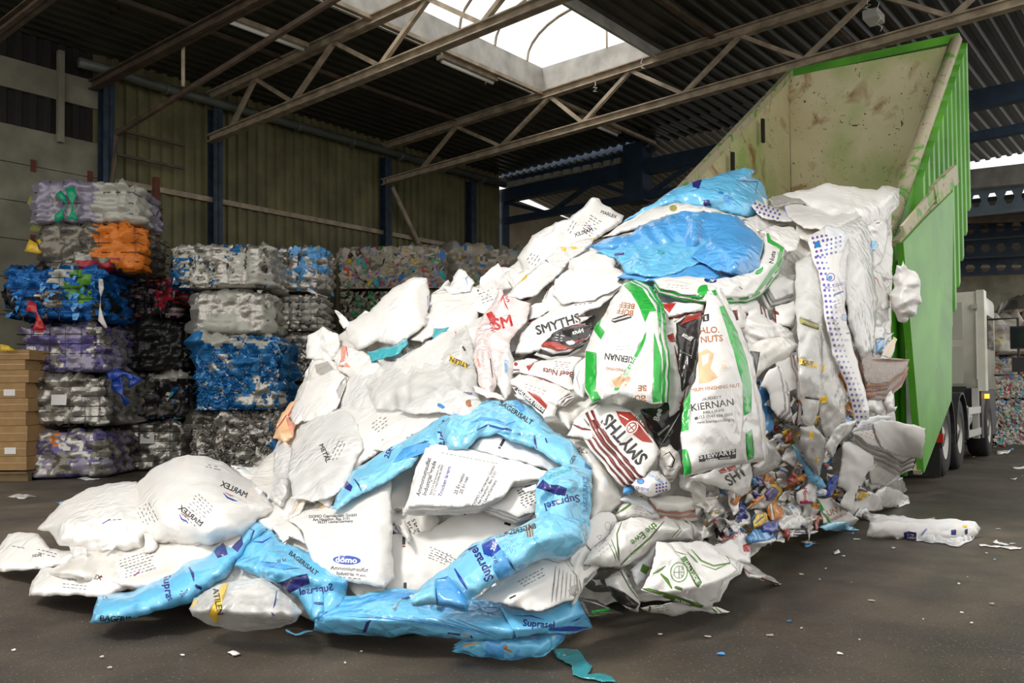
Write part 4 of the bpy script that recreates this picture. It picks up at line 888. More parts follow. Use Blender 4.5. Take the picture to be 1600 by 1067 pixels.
F_('flattened_plastic_bag', 'flattened white bag with red and blue swoosh and faint text, near the floor at left', B_, "45,931 50,908 65,887 90,887 135,872 186,863 270,848 274,872 258,892 210,915 168,935 120,929", .10, .13, .025, 'white',
   [(T, 'MARLEX', 140, 900, 10, -10, 'ink'), ('line', '204,903 212,898 218,892', 2.6, 'royal'), ('line', '208,902 216,895 219,891', 1.3, 'red'), ('line', '155,902 160,901', 2.5, 'red'), (T, 'LDPE', 113, 905, 6, -4, 'ink')]+lines(212, 868, 56, 8, 4.6, 18)+lines(118, 914, 44, 2, 5, -6))
F_('white_film_strip', 'white film strip squeezed between the flattened bag and the long blue bag', B_, "204,920 258,890 284,862 330,834 341,848 322,866 285,890 240,912 212,925", .05, .07, .02, 'warmwhite', [('line', '324,862 329,857', 3, 'royal')])
F_('white_bag', 'white bag with thin light blue curves behind the big puffed bag', B_, "360,727 423,731 436,760 423,775 400,770 375,742", .0, .12, .02, 'white', [('line', '368,733 380,731 392,738', 1.4, 'sky'), ('line', '402,730 412,735 422,736', 1.4, 'sky')])
# ---------- long blue film
F_('long_blue_bag', 'long light blue salt bag stretched out to the left over the floor', B_, "140,973 153,929 210,923 240,905 294,878 330,863 344,840 358,851 396,815 415,813 418,831 392,850 366,884 354,902 315,925 300,941 255,953 210,966 156,975", .17, .13, .035, 'sky',
   [(T, 'Supra', 262, 915, 17, -82, 'navy'), (T, 'S', 265, 936, 10, -70, 'navy'), (T, 'BAGERISALT', 192, 968, 13, -3, 'ink'), (T, 'TA', 164, 934, 8, 8, 'navy'), ('line', '295,886 301,896 303,908', 5, 'navy'), ('poly', '334,862 350,845 356,866 340,872', 'navy'), ('poly', '362,855 378,838 380,850 371,863', 'navy'), ('line', '389,825 397,829 391,845', 3, 'navy'), ('line', '305,914 315,920', 4, 'navy'), (T, '25kg', 288, 926, 8, 40, 'navy')])
F_('blue_bag', 'light blue salt bag with a dark blue block, beside the clear bag', B_, "366,884 385,850 420,826 440,845 480,862 505,860 545,900 538,950 505,972 487,970 470,940 430,912 395,897", .22, .10, .035, 'sky',
   [('poly', '432,911 480,896 484,912 450,927', 'navy'), (T, 'Suprasel', 494, 921, 16, 8, 'navy', {'mirror': 1}), (T, 'BAGERISALT', 474, 880, 10, -38, 'ink'), (T, '25 kg', 440, 876, 7, 10, 'navy'), ('line', '395,846 410,847 424,839', 3, 'royal'), ('poly', '407,877 440,880 470,888 440,890 410,884', 'azure'), ('line', '508,957 518,955 524,953', 3, 'navy')], fold=[(478, 900, 80, .05, 14)])
F_('folded_blue_film', 'folded blue film pleat standing below the dark blue block', 'film scrap', "489,900 509,897 507,930 506,957 490,972 486,950", .31, .03, .02, 'sky', [('line', '490,942 508,944', 3, 'purple'), (T, 'su', 498, 920, 12, 5, 'navy')])
F_('clear_bag', 'clear glossy film bag with a yellow and black printed band lying on the floor', B_, "295,951 303,934 332,917 366,906 411,903 436,919 463,944 472,957 463,971 438,981 377,987 332,978 301,963", .34, .20, .035, 'clear',
   [('poly', '346,914 357,911 347,940 341,972 334,972 326,961 336,938', 'yellow'), (T, 'ATILEN', 340, 940, 13, -79, 'ink'), ('poly', '301,938 310,936 303,947 299,948', 'yellow'), ('line', '433,922 429,945 427,950', 2.6, 'navy'), ('line', '424,956 428,962', 2, 'navy')], freq=1.5)
# ---------- domo bag and sheets around
F_('white_sheet_stack', 'white bag with black registration ticks under the white ammonium sulphate bag', B_, "598,836 640,832 672,830 700,810 735,786 775,795 830,812 836,830 790,853 740,868 690,912 650,934 600,938 596,900", .16, .05, .014, 'paper',
   [('line', '631,838 631,851', 5, 'ink'), ('line', '633,910 633,922', 5, 'ink'), ('line', '714,797 728,803', 4, 'ink'), ('line', '788,817 798,820', 4, 'ink'), ('line', '631,852 631,855', 5, 'brick')]+lines(690, 862, 44, 5, 4, -22)+lines(700, 868, 40, 3, 4, -28), thick=.05)
F_('white_sheet', 'small white printed sheet reading 25 kg net behind the folded stack', B_, "612,800 640,790 672,795 690,812 672,832 640,834 612,836", .12, .03, .012, 'warmwhite', [(T, 'kg netto', 644, 827, 8, -62, 'ink'), (T, '5 kg net', 651, 823, 8, -62, 'ink'), ('poly', '612,828 621,833 612,835', 'navy'), (T, 'lagern', 619, 824, 8, -62, 'navy')])
F_('white_film_wedge', 'white film wedge hanging below the oval logo bag', 'film scrap', "529,900 601,913 603,954 586,961 564,941", .20, .02, .008, 'white')
F_('ammonium_sulphate_bag', 'white bag with a blue oval logo reading domo', B_, "450,812 475,798 522,790 560,772 612,745 614,830 611,860 617,903 601,918 560,912 529,905 495,896 481,858 471,828", .30, .10, .016, 'white',
   [('ell', 542, 875, 22, 7.2, -3, 'royal'), (T, 'domo', 541, 875, 12.5, -3, 'paper', {'sx': 1.15}), (T, 'Ammoniumsulfat', 546, 889, 8.5, -4, 'ink'), (T, 'Industrial grade', 549, 897, 7.5, -4, 'ink'), (T, 'DOMO Caprolactam GmbH', 520, 806, 6.4, 2, 'ink'), (T, 'Am Haupttor, Bau 3101', 518, 811, 6, 2, 'ink'), (T, '06237 Leuna/Germany', 524, 815, 6, 2, 'ink')]+lines(548, 903, 44, 1, 4, -6))
F_('white_flap', 'white flap with a short black tick left of the oval logo bag', 'film scrap', "424,822 450,812 470,826 478,850 452,838 446,852 436,842", .26, .04, .012, 'white', [('line', '441,850 451,843 459,838', 1.6, 'ink')])
bundle('bundle_of_bags', 'pressed stack of white ammonium sulphate bags, folded, text reading upward', 'bag bundle', "669,690 700,697 760,708 815,722 862,738 846,748 806,752 788,775 755,788 700,792 638,791 650,757 655,733 664,702", 7, (-1.6, 2.3), .44, .018, 'paper', 'warmwhite',
   deco=[(T, 'Ammoniumsulfat', 662, 745, 9, 73, 'ink'), (T, 'Industrial grade', 671, 747, 9, 73, 'ink'), (T, 'REACH Registration No.', 680, 749, 5, 73, 'ink'), (T, '01-2119455044-46-0000', 684.5, 750, 5, 73, 'ink'), (T, 'Trocken lagern', 695, 752, 8, 72, 'navy'), (T, '25 kg netto', 718, 756, 7.5, 68, 'ink'), (T, '25 kg net', 725, 758, 7.5, 68, 'ink'), (T, 'DOMO Caprolactam GmbH', 756, 759, 6, 62, 'ink'), (T, 'Am Haupttor, Bau 3101', 761, 762, 6, 62, 'ink'), (T, 'Leuna/Germany', 766, 767, 6, 62, 'ink')]+lines(735, 716, 110, 1, 4, -11, 'grayfilm', 2))
bundle('bundle_of_bags', 'pressed white bags with barcode print inside the blue ring', 'bag bundle', "790,752 846,740 858,745 850,770 836,800 812,808 780,796 760,790 786,774", 6, (-1.5, 2.2), .33, .02, 'paper', 'grayfilm', deco=lines(820, 762, 34, 8, 4, 24, 'ink', 1.8)+[('poly', '796,745 801,753 795,753', 'ink')])
F_('white_sheet', 'white sheet with a single black tick inside the upper curve of the blue ring', B_, "733,702 747,683 762,673 796,678 835,697 900,727 862,737 786,716", .40, .03, .01, 'coolwhite', [('line', '788,686 782,697', 4.5, 'ink'), ('line', '781,698 780,701', 4, 'ink')])
F_('small_white_scrap', 'small white square scrap in front of the barcode print', 'film scrap', "815,764 838,756 840,765 822,771", .46, .01, .004, 'paper')
# ---------- blue ring
F_('blue_film_band', 'light blue salt bag strip forming the lower left of the ring', B_, "517,795 532,761 551,734 595,707 644,680 690,650 742,630 745,655 735,700 690,704 656,710 644,729 607,751 566,771 527,797", .40, .06, .03, 'skyclear',
   [(T, 'Supra', 694, 678, 19, -98, 'navy'), ('poly', '534,757 541,750 551,760 548,768 540,764', 'navy'), ('line', '553,748 560,757 565,768', 3, 'navy'), (T, '25kg', 608, 706, 11, 65, 'navy'), ('line', '724,648 727,665 721,684', 4.5, 'navy'), ('poly', '630,700 670,688 676,702 640,716 612,724', 'azure'), ('poly', '700,656 724,640 722,650 706,664', 'azure')])
F_('blue_film_band', 'light blue salt bag curving over the top of the ring', B_, "684,664 720,640 762,624 811,625 838,641 866,676 884,688 860,692 811,684 776,677 747,684 730,702 700,702", .46, .08, .035, 'skyclear',
   [(T, 'BAGERISALT', 806, 645, 11, -33, 'ink'), ('poly', '801,627 812,626 822,640 814,645', 'azure'), ('line', '735,660 752,654 772,656 790,664 806,658', 5, 'azure'), ('line', '745,672 762,664 784,670 800,672', 3.5, 'royal'), (T, 'Sup', 812, 683, 9, -70, 'navy')])
F_('blue_film_band', 'light blue salt bag over the right shoulder of the ring', B_, "776,676 811,680 866,675 890,686 925,732 923,756 898,739 860,735 880,729 835,699 800,690", .50, .06, .025, 'skyclear',
   [('line', '835,678 836,690 839,701', 4, 'navy'), ('line', '852,684 855,692', 2, 'navy'), (T, 'BAGER', 893, 722, 8, 60, 'ink'), ('poly', '914,722 925,733 924,744 914,742', 'deepblue')])
F_('blue_bag', 'light blue salt bag with crumpled navy panel hanging at the right of the ring', B_, "859,733 896,724 925,734 926,760 924,797 920,840 903,860 870,850 838,820 836,772 842,748", .58, .12, .045, 'skyclear',
   [('poly', '838,762 848,749 858,757 876,759 886,763 883,775 866,772 850,766', 'navy'), (T, 'Suprasel', 878, 784, 17, -165, 'navy', {'bend': 1}), (T, 'BAGERISALT', 915, 772, 10, 90, 'deepblue'), ('line', '882,820 908,821', 6.5, 'navy'), (T, 'BAGERISALT', 872, 740, 8, 20, 'teal', {'mirror': 1}), ('line', '895,842 908,843', 3, 'teal')])
F_('blue_bag', 'light blue salt bag with royal blue panel at the lower end of the ring', B_, "640,936 654,920 682,896 714,873 737,850 788,832 830,812 870,800 918,815 917,850 885,874 848,873 802,897 756,920 737,934 731,957 682,946 645,947", .62, .13, .035, 'skyclear',
   [('poly', '752,850 772,840 783,858 768,870 756,866', 'royal'), ('poly', '771,869 784,858 806,892 780,907 770,888', 'azure'), (T, '25kg', 773, 852, 9, 65, 'paper'), (T, 'Suprasel', 752, 880, 21, 118, 'navy', {'sx': .85}), (T, 'SALT', 773, 873, 7, 118, 'navy'), ('line', '710,888 720,905 730,921', 5.5, 'royal'), (T, 'BAGERISALT', 808, 829, 11, 14, 'ink', {'mirror': 1}), ('poly', '819,820 832,818 835,838 823,840', 'grayfilm'), ('line', '822,820 825,839', 1.2, 'ink'), ('line', '826,819 829,839', 1.4, 'ink'), ('line', '830,819 833,838', 1, 'ink'), (T, 'Sel', 838, 845, 10, -75, 'azure'), (T, 'BAGERISALT', 790, 903, 8, 25, 'deepblue'), ('ell', 815, 885, 6, 4, 20, 'azure'), ('poly', '680,905 700,900 733,940 731,957 683,946', 'azure')]+lines(803, 855, 22, 5, 3.6, -68, 'deepblue', .8))
bundle('bundle_of_bags', 'pleated stack of white bags fanned out under the lower blue bag', 'bag bundle', "740,937 767,920 802,897 848,875 885,880 899,899 903,924 897,936 848,954 825,954 779,941", 6, (1.8, -1.2), .50, .015, 'paper', 'grayfilm', cr=.03, deco=lines(830, 898, 50, 3, 5, 28)+[('line', '796,935 806,930', 2.5, 'ink')]+[('line', '%d,%d %d,%d' % (868+i*6, 885+i*3, 862+i*7, 942-i*2), 1.2, 'grayfilm') for i in range(6)])
# ---------- blue bundles on the floor at the front
bundle('blue_bag_bundle', 'thick flat stack of light blue salt bags under the white film wedge', 'bag bundle', "489,985 492,973 522,960 560,955 611,944 645,946 731,956 790,962 806,982 800,998 744,1001 700,997 640,990 615,996 543,992", 7, (1.0, -4.2), .34, .015, 'sky', 'azure', cr=.012,
   deco=[('poly', '572,972 580,968 572,988 566,989', 'navy'), ('poly', '700,988 720,990 719,993 699,991', 'navy'), ('poly', '722,990 732,991 732,995 722,994', 'grayfilm'), ('line', '735,993 738,997', 3, 'navy')]+[('line', '%d,%d %d,%d %d,%d' % (530+i*13, 962-(i%3)*2+i*.6, 620+i*10, 968+i*1.4, 700+i*6, 980+i*1.2), 1.1, 'deepblue' if i%2 else 'azure') for i in range(15)])
bundle('blue_bag_bundle', 'flat stack of blue salt bags reading Suprasel at the heap\'s front right corner', 'bag bundle', "780,946 825,955 848,955 900,936 913,959 926,981 895,990 850,989 807,996 796,975", 6, (-1.0, -2.6), .36, .015, 'sky', 'azure', cr=.012,
   deco=[(T, 'Suprasel', 842, 975, 15, -4, 'navy'), ('line', '802,962 830,962 850,968', 2.4, 'royal'), ('line', '892,972 902,968 907,965', 2.4, 'royal'), ('poly', '856,982 890,978 922,980 900,986 858,986', 'royal')])
bundle('blue_bag_bundle', 'small crumpled stack of light blue bags with brown paper, nearest to the camera', 'bag bundle', "706,1017 728,1003 765,998 802,996 840,1000 871,980 882,998 866,1014 848,1026 797,1032 744,1026", 5, (.6, -2.6), .22, .012, 'sky', 'azure', cr=.03,
   deco=[('poly', '774,1009 802,1007 824,1019 797,1019', 'brown'), ('poly', '871,981 862,990 848,1004 841,1014 853,1012 868,998', 'tan'), ('poly', '720,1008 745,1003 748,1006 726,1011', 'tan'), ('poly', '792,1003 808,1004 806,1009 794,1008', 'purple'), ('line', '734,1012 742,1010', 3, 'teal')])
F_('clear_teal_strip', 'clear teal film strip twisting on the floor in front of the blue stacks', 'film scrap', "865,1013 902,1013 911,1024 925,1042 918,1053 940,1052 957,1057 962,1066 938,1064 915,1060 895,1054 894,1040 880,1032 869,1026", .01, .03, .02, 'tealclear', g=3)
F_('blue_thread', 'thin blue thread on the floor below the clear bag', 'film scrap', "447,983 462,990 488,985 489,987 462,993 446,985", 0, .005, .002, 'sky')
# ---------- green and white sheep feed bags
F_('dark_film_bag', 'dark glossy film flap with green edges under the green printed bags', B_, "900,931 934,938 952,948 977,961 960,964 920,966 908,950", .25, .03, .03, 'darkfilm', [('line', '925,956 952,951', 4, 'green'), ('line', '918,962 948,960', 2.5, 'leaf'), ('line', '902,935 930,942 950,950', 1.5, 'paper')])
F_('green_print_bag', 'folded white feed bag flap with black inside left of the circle emblem bag', B_, "945,905 974,886 988,915 1001,942 997,957 978,950 955,930", .34, .03, .03, 'white', [('poly', '950,915 975,925 999,944 992,952 960,940 942,930', 'black'), ('line', '968,890 985,920 998,936', 2, 'leaf'), ('line', '974,888 986,908', 1.2, 'leaf')])
F_('green_print_bag', 'white feed bag flap with green end band lying lowest on the floor', B_, "1000,949 1051,941 1105,950 1118,948 1141,955 1123,959 1080,955 1055,963 1006,954", .36, .03, .012, 'white', [('line', '1016,947 1014,956', 3, 'leaf'), ('line', '1118,949 1128,957', 2, 'leaf'), ('line', '1110,949 1120,957', 2, 'leaf')]+lines(1036, 946, 26, 3, 4, 8, 'leaf', 1))
F_('green_print_bag', 'white feed bag rolled over with thin green curves, above the Ewe print', B_, "961,804 974,782 1001,772 1019,787 1035,800 1032,818 1000,812 965,818", .36, .07, .02, 'white', [('line', '963,803 978,793 995,780 1004,776', 3.5, 'leaf'), ('line', '985,780 1004,777', 6, 'leaf')]+lines(1006, 790, 30, 5, 4, -12, 'grayfilm', 1))
F_('green_print_bag', 'white feed bag reading Ewe upside down with long green curves', B_, "911,881 923,861 945,845 965,816 986,808 1026,812 1040,806 1080,818 1084,843 1026,846 1015,859 981,882 968,886", .46, .10, .025, 'white',
   [(T, 'the Ewe', 1006, 834, 15, 218, 'leaf'), ('line', '1038,814 1015,841 986,866 969,884', 3.2, 'leaf'), ('line', '972,814 964,834 967,877', 2.2, 'leaf'), ('line', '955,842 962,860 966,876', 1.8, 'leaf'), ('line', '950,848 958,862 963,878', 1.4, 'leaf'), ('line', '1052,812 1062,826 1050,840', 2, 'leaf'), ('line', '1056,812 1065,828 1054,842', 1.2, 'leaf')]+lines(940, 850, 30, 3, 6, 40, 'grayfilm', 1.1))
F_('white_flap', 'white folded edge of a feed bag behind the Ewe print', 'film scrap', "1028,792 1060,800 1084,818 1100,830 1098,846 1082,842 1078,818 1050,806", .34, .05, .02, 'white', [('poly', '1030,793 1038,792 1048,800 1040,800', 'leaf')])
bundle('green_print_bag_bundle', 'folded white feed bags with a green circle emblem reading DALYSIDE', 'bag bundle', "1026,846 1094,845 1114,855 1154,879 1150,894 1132,905 1117,937 1108,941 1105,951 1049,938 1001,921 1015,899 1024,868", 4, (2.4, .6), .55, .015, 'white', 'paper', cr=.02,
   deco=[('ell', 1061, 894, 14, 16, 0, 'leaf'), ('ell', 1061, 894, 12.3, 14.3, 0, 'white'), ('ell', 1061, 894, 8.6, 10, 0, 'leaf'), ('ell', 1061, 894, 7.6, 9, 0, 'white'), ('line', '1061,885 1061,903', 1.2, 'leaf'), ('line', '1053,894 1069,894', 1.2, 'leaf'), ('poly', '1066,889 1068,886 1069,891', 'leaf'), ('poly', '1064,898 1068,899 1066,903', 'leaf'),
         ('poly', '1063,873 1071,868 1097,910 1091,918', 'leaf'), (T, 'DALYSIDE', 1081, 893, 8.5, -60, 'paper'), ('line', '1020,897 1032,890 1040,884', 4, 'leaf'), ('line', '1032,896 1042,906 1050,920', 6, 'leaf'), ('line', '1054,917 1066,921', 4, 'leaf'),
         ('line', '1080,858 1096,876 1115,884 1140,880 1141,876', 3, 'leaf'), ('line', '1054,861 1066,865 1074,867', 2, 'leaf'), ('line', '1074,862 1084,872 1090,878', 3, 'leaf'), ('line', '1078,868 1086,876 1091,880', 2, 'leaf'), ('line', '1096,882 1118,890 1141,879', 2.2, 'leaf'), ('line', '1128,862 1138,872 1141,878', 1.6, 'leaf'),
         ('poly', '1001,919 1014,919 1060,932 1100,946 1096,951 1049,938', 'leaf'), (T, 'the kitten', 1066, 940, 6, -18, 'paper')])
F_('green_print_bag', 'white feed bag with a small green square behind the circle emblem bag', B_, "985,890 1015,862 1024,850 1022,870 1008,905 996,915", .40, .02, .015, 'coolwhite', [('poly', '1004,881 1017,887 1012,899 1000,892', 'leaf')]+lines(990, 900, 20, 4, 4, -40, 'grayfilm', 1))
F_('brown_film_scrap', 'stiff maroon and grey film scrap jutting out over the floor at right', 'film scrap', "1150,872 1172,880 1193,895 1221,912 1212,914 1195,909 1168,901", .25, .03, .03, 'grayfilm', [('line', '1152,882 1172,896 1196,906 1218,913', 3, 'maroon'), ('line', '1172,898 1190,902', 3, 'paper')])
# ---------- middle white mass
F_('white_bag', 'smooth white bag right of the blue ring with faint grey print', B_, "880,683 929,690 950,712 976,780 955,800 925,815 926,760 925,732", .38, .08, .012, 'warmwhite', [(T, 'sulfat', 905, 701, 8, -8, 'ink'), (T, 'grade', 910, 706, 7, -8, 'ink'), ('ell', 946, 752, 5, 10, 10, 'coolwhite'), ('poly', '920,708 932,707 936,722 926,720', 'coolwhite')])
bundle('bundle_of_bags', 'stack of white bags with grey curved print between the blue ring and the Ewe bag', 'bag bundle', "921,812 940,800 957,802 964,812 960,835 945,858 925,862 916,850", 7, (-1.8, 2.6), .42, .015, 'paper', 'grayfilm', cr=.02, deco=[('line', '961,815 957,838 932,858', 1.4, 'lilacink'), ('line', '957,815 952,836 928,854', 1.2, 'lilacink'), ('ell', 950, 822, 5, 7, 10, 'grayfilm'), ('ell', 950, 822, 4, 6, 10, 'paper'), ('line', '932,838 940,836 937,843 932,838', 1, 'ink')])
bundle('bundle_of_bags', 'jagged stack of white bag edges below the lower end of the blue ring', 'bag bundle', "893,868 915,852 940,880 921,900 912,905 908,925 896,940 900,915 888,900", 7, (-1.4, 3.), .44, .016, 'white', 'grayfilm', cr=.02)
F_('black_print_bag', 'curled black and white film under the Ewe bag near the floor', B_, "925,884 968,888 985,900 960,925 930,925 905,912 912,890", .16, .02, .03, 'darkfilm', [('line', '908,905 918,892 922,886', 5, 'leaf'), (T, 'little', 951, 889, 7, 5, 'leaf')])
F_('white_bag', 'big smooth white bag left of centre with small black text rows', B_, "470,770 455,700 480,660 520,640 560,632 610,640 660,634 720,640 690,660 640,684 590,708 550,735 530,765 515,795", .30, .16, .02, 'white', lines(590, 656, 30, 4, 5, 38)+[('line', '720,640 722,642', 2, 'ink'), ('line', '600,690 620,684', 1.2, 'ink'), ('line', '625,692 645,680', 1.2, 'ink')])
F_('puffed_white_bag', 'frosted puffed bag with a vertical black printed column left of centre', B_, "455,700 470,664 500,650 540,640 560,664 568,700 556,722 540,760 520,775 490,785 460,778 450,740", .42, .16, .025, 'frost', [(T, 'METAL', 507, 708, 10, -68, 'ink'), (T, '25 kg', 513, 712, 6, -68, 'ink')]+lines(524, 700, 40, 3, 5, 62))
F_('white_sheet', 'thin white sheets with printed rows above the lower left ring strip', B_, "566,660 610,640 680,636 745,640 700,655 650,690 605,708 562,695 560,680", .34, .05, .012, 'white', lines(598, 668, 28, 4, 5, 38)+lines(642, 680, 22, 2, 5, 30))
F_('glossy_clear_bag', 'glossy crumpled clear bag at the left flank above the puffed white bag', B_, "424,780 428,705 445,690 462,700 458,740 450,778 440,795", .24, .12, .05, 'frost', freq=2.)
F_('white_bag', 'white bag folded above the oval logo bag at its left', B_, "402,812 425,790 452,775 490,790 516,775 520,796 478,800 450,815 425,830 410,825", .2, .08, .035, 'white', lines(500, 765, 20, 2, 5, 10))
F_('tan_film_scrap', 'beige translucent film with orange streak left of the oval logo bag', 'film scrap', "449,808 462,782 486,760 494,762 478,786 468,804 454,812", .30, .04, .03, 'warmwhite', [('line', '457,804 470,780 486,764', 3, 'peach')])
F_('tan_paper_scrap', 'brown paper corner peeking out above the oval logo bag', 'paper scrap', "492,796 505,782 515,777 518,790 505,795", .27, .02, .01, 'tan')
F_('peach_bag', 'peach coloured bag with red print at the left flank', B_, "426,685 432,665 440,645 455,628 466,620 462,640 452,655 464,660 458,684 446,692", .2, .07, .03, 'peach', [('line', '450,650 474,612', 3, 'brick'), ('poly', '446,650 460,655 458,680 452,672', 'salmon'), ('line', '432,670 448,648', 1.5, 'brick')])
F_('clear_bag', 'frosted film flap over the peach bag', B_, "452,650 470,615 486,602 500,615 496,640 480,655 462,664", .28, .06, .03, 'frost')
F_('white_bag', 'white bag with a grey patch painted as its dark opening at the left flank below the cone shaped film', B_, "484,568 500,560 528,566 545,590 530,620 520,640 490,650 478,620 480,590", .2, .12, .03, 'warmwhite', [('poly', '492,570 512,564 524,580 506,590 494,582', 'grayfilm')])  # grey polygon paints the shade inside the bag mouth
F_('crinkled_bag', 'crinkled white bag at the upper left edge of the heap', B_, "478,560 480,525 504,510 529,522 533,556 515,566 492,564", .16, .08, .05, 'white', freq=1.8)
F_('white_bag', 'white bag with a pink stamp below the cone shaped film', B_, "520,560 536,540 560,546 590,560 600,580 570,600 545,590 528,578", .26, .06, .02, 'white', [('poly', '533,540 542,541 538,563 548,574 528,573 533,560', 'salmon'), ('line', '541,541 543,556', 1.3, 'magenta')])
F_('white_bag', 'white bag left below the pink stamp', B_, "462,640 478,596 520,578 545,590 538,610 525,640 500,655 475,660", .30, .10, .025, 'white', [('poly', '525,610 545,580 540,600 530,625', 'grayfilm')])
F_('pale_green_tint_bag', 'faint greenish clear bag in the middle of the left slope', B_, "530,640 540,596 560,575 600,585 612,620 600,645 570,660 545,655", .28, .08, .025, 'frost')
F_('cone_film', 'tall cone shaped white film standing up on the left slope', B_, "541,505 577,488 596,466 616,449 646,433 667,434 672,457 668,490 664,508 636,530 616,540 590,533 560,547 541,532", .30, .16, .012, 'white', [('line', '668,462 669,480', 1.4, 'lilacink')])
F_('white_spike', 'thin white film spike pointing up left of the cone shaped film', 'film scrap', "523,484 530,487 548,505 538,514 530,503", .32, .02, .01, 'white', [('line', '526,488 533,492', 1.6, 'grayfilm'), ('line', '528,497 531,500', 1.6, 'magenta')])
F_('white_flap', 'small white flap behind the base of the cone shaped film', 'film scrap', "545,508 558,496 570,485 579,489 560,505", .2, .02, .012, 'white', [('poly', '551,504 556,498 557,503 554,507', 'orange')])
F_('teal_film', 'teal film strip below the cone shaped film', 'film scrap', "574,549 616,539 636,529 638,538 624,553 600,561 580,566", .34, .03, .012, 'teal')
F_('teal_film', 'small teal film patch right of the cone shaped film', 'film scrap', "678,513 702,511 688,525 676,530", .30, .02, .01, 'teal')
F_('white_bag', 'white folded bag right of the cone shaped film', B_, "664,508 672,460 700,450 735,455 750,480 745,505 720,512 690,520 660,535 640,530", .22, .10, .025, 'warmwhite')
F_('white_bag', 'pointed white bag with a blue curve on the crest left of centre', B_, "690,448 704,446 708,432 718,420 728,424 742,442 735,456 705,460", .28, .08, .02, 'white', [('line', '733,430 728,435 731,446', 2, 'azure')])
F_('white_bag', 'flat white bag with little black dashes on the crest near the pink print film', B_, "715,462 735,446 760,450 772,446 790,462 780,480 760,490 730,484", .24, .04, .03, 'white', lines(758, 456, 24, 4, 5, 20)+[('ell', 747, 454, 1.5, 2, 0, 'ink')])
F_('white_bag', 'long smooth white bag running diagonally below the teal patches', B_, "590,600 620,560 690,520 740,500 772,490 760,520 740,560 700,590 660,620 615,620", .32, .14, .02, 'white', [('line', '712,518 712,526', 2, 'magenta')])
F_('clear_bag', 'large glossy clear bag in the middle of the left slope', B_, "570,600 600,565 650,560 700,560 720,580 700,620 680,640 620,640 585,640", .40, .10, .045, 'clear')
F_('clear_bag', 'clear bag with yellow band reading ATILE upside down', B_, "690,560 712,520 728,508 738,535 744,580 750,620 742,650 715,645 690,620", .44, .10, .04, 'clear', [('poly', '702,553 712,560 728,567 734,577 725,573 704,567', 'yellow'), (T, 'ATILEN', 718, 566, 10, 158, 'ink'), ('line', '723,541 727,548', 3, 'ink'), ('line', '710,615 738,615', 3, 'purple')])
F_('clear_bag', 'clear bag with a small blue label above the top of the blue ring', B_, "620,640 660,620 700,600 745,620 760,640 725,655 690,645 650,648", .46, .05, .03, 'frost', [('poly', '684,630 690,631 696,636 692,639 683,634', 'deepblue')])
F_('pink_print_film', 'translucent pinkish film with red lettering standing up in the middle', B_, "782,444 789,462 829,474 824,500 800,528 790,560 778,596 770,600 756,560 748,505 772,470", .42, .08, .035, 'pinkfilm', [(T, 'SM', 786, 505, 25, 15, 'red'), ('poly', '759,490 768,486 775,497 773,510 766,504', 'red'), ('line', '785,445 788,460 782,472', 3, 'red'), ('line', '778,474 786,462 789,474 794,484', 2.4, 'red'), (T, 'S', 793, 468, 12, 20, 'red'), (T, 'NOW', 768, 507, 9, -80, 'red')])
F_('pink_print_film', 'pinkish crumpled film strip hanging below the red lettering', B_, "745,510 762,520 772,560 776,600 768,622 748,600 740,560", .46, .07, .05, 'pinkfilm', [('line', '748,506 749,514', 3, 'red'), ('line', '766,560 770,590', 1.4, 'ink'), ('line', '746,560 750,574', 3, 'salmon')], freq=1.6)
F_('clear_bag', 'narrow clear bag with blue print hanging beside the maroon print bags', B_, "775,600 780,560 795,535 803,560 800,610 790,625", .44, .05, .04, 'frost', [(T, 'Calvin', 791, 572, 8, -88, 'azure')])
F_('white_flap', 'white curled film tongue above the top of the blue ring', 'film scrap', "738,602 760,608 785,618 790,625 760,622 742,612", .5, .02, .015, 'white')
F_('tan_paper_scrap', 'brown paper scrap beside the white tongue above the ring', 'paper scrap', "728,626 735,624 737,634 729,638", .5, .01, .005, 'brown')
F_('tan_paper_scrap', 'brown paper sliver behind the top of the ring', 'paper scrap', "762,618 772,614 776,625 766,628", .44, .01, .005, 'brown')
# ---------- maroon / black feed bags, centre
F_('smyths_bag', 'white bag with dark SMYTHS lettering along its lower edge under the blue film', B_, "815,520 836,500 870,478 905,462 950,440 978,445 940,478 900,495 925,493 890,520 850,545 830,552 805,553", .38, .06, .02, 'white', [(T, 'SMYTHS', 872, 507, 20, 17, 'ink'), ('line', '900,496 918,492 926,500', 4, 'brick')]+lines(910, 460, 34, 4, 5, 8)+lines(870, 542, 50, 1, 4, 30, 'maroon'))
bundle('bundle_of_bags', 'stack of maroon edged bags at the left of the centre bundles', 'bag bundle', "826,500 830,478 852,470 880,460 872,480 850,492", 6, (-.5, 4), .34, .02, 'paper', 'maroon', cr=.02, deco=[('line', '846,465 858,452', 2, 'brick'), ('line', '850,470 852,460 860,450', 2, 'maroon')])
F_('white_sheet', 'white glossy bag flap with wavy maroon line high in the centre', B_, "846,470 862,446 900,430 935,424 966,436 950,450 900,470 860,488", .34, .05, .02, 'white', [('line', '852,468 858,450 872,440', 1.6, 'maroon'), ('line', '886,449 892,443 900,441', 1.8, 'maroon')]+lines(905, 456, 30, 3, 5, 4, 'grayfilm'))
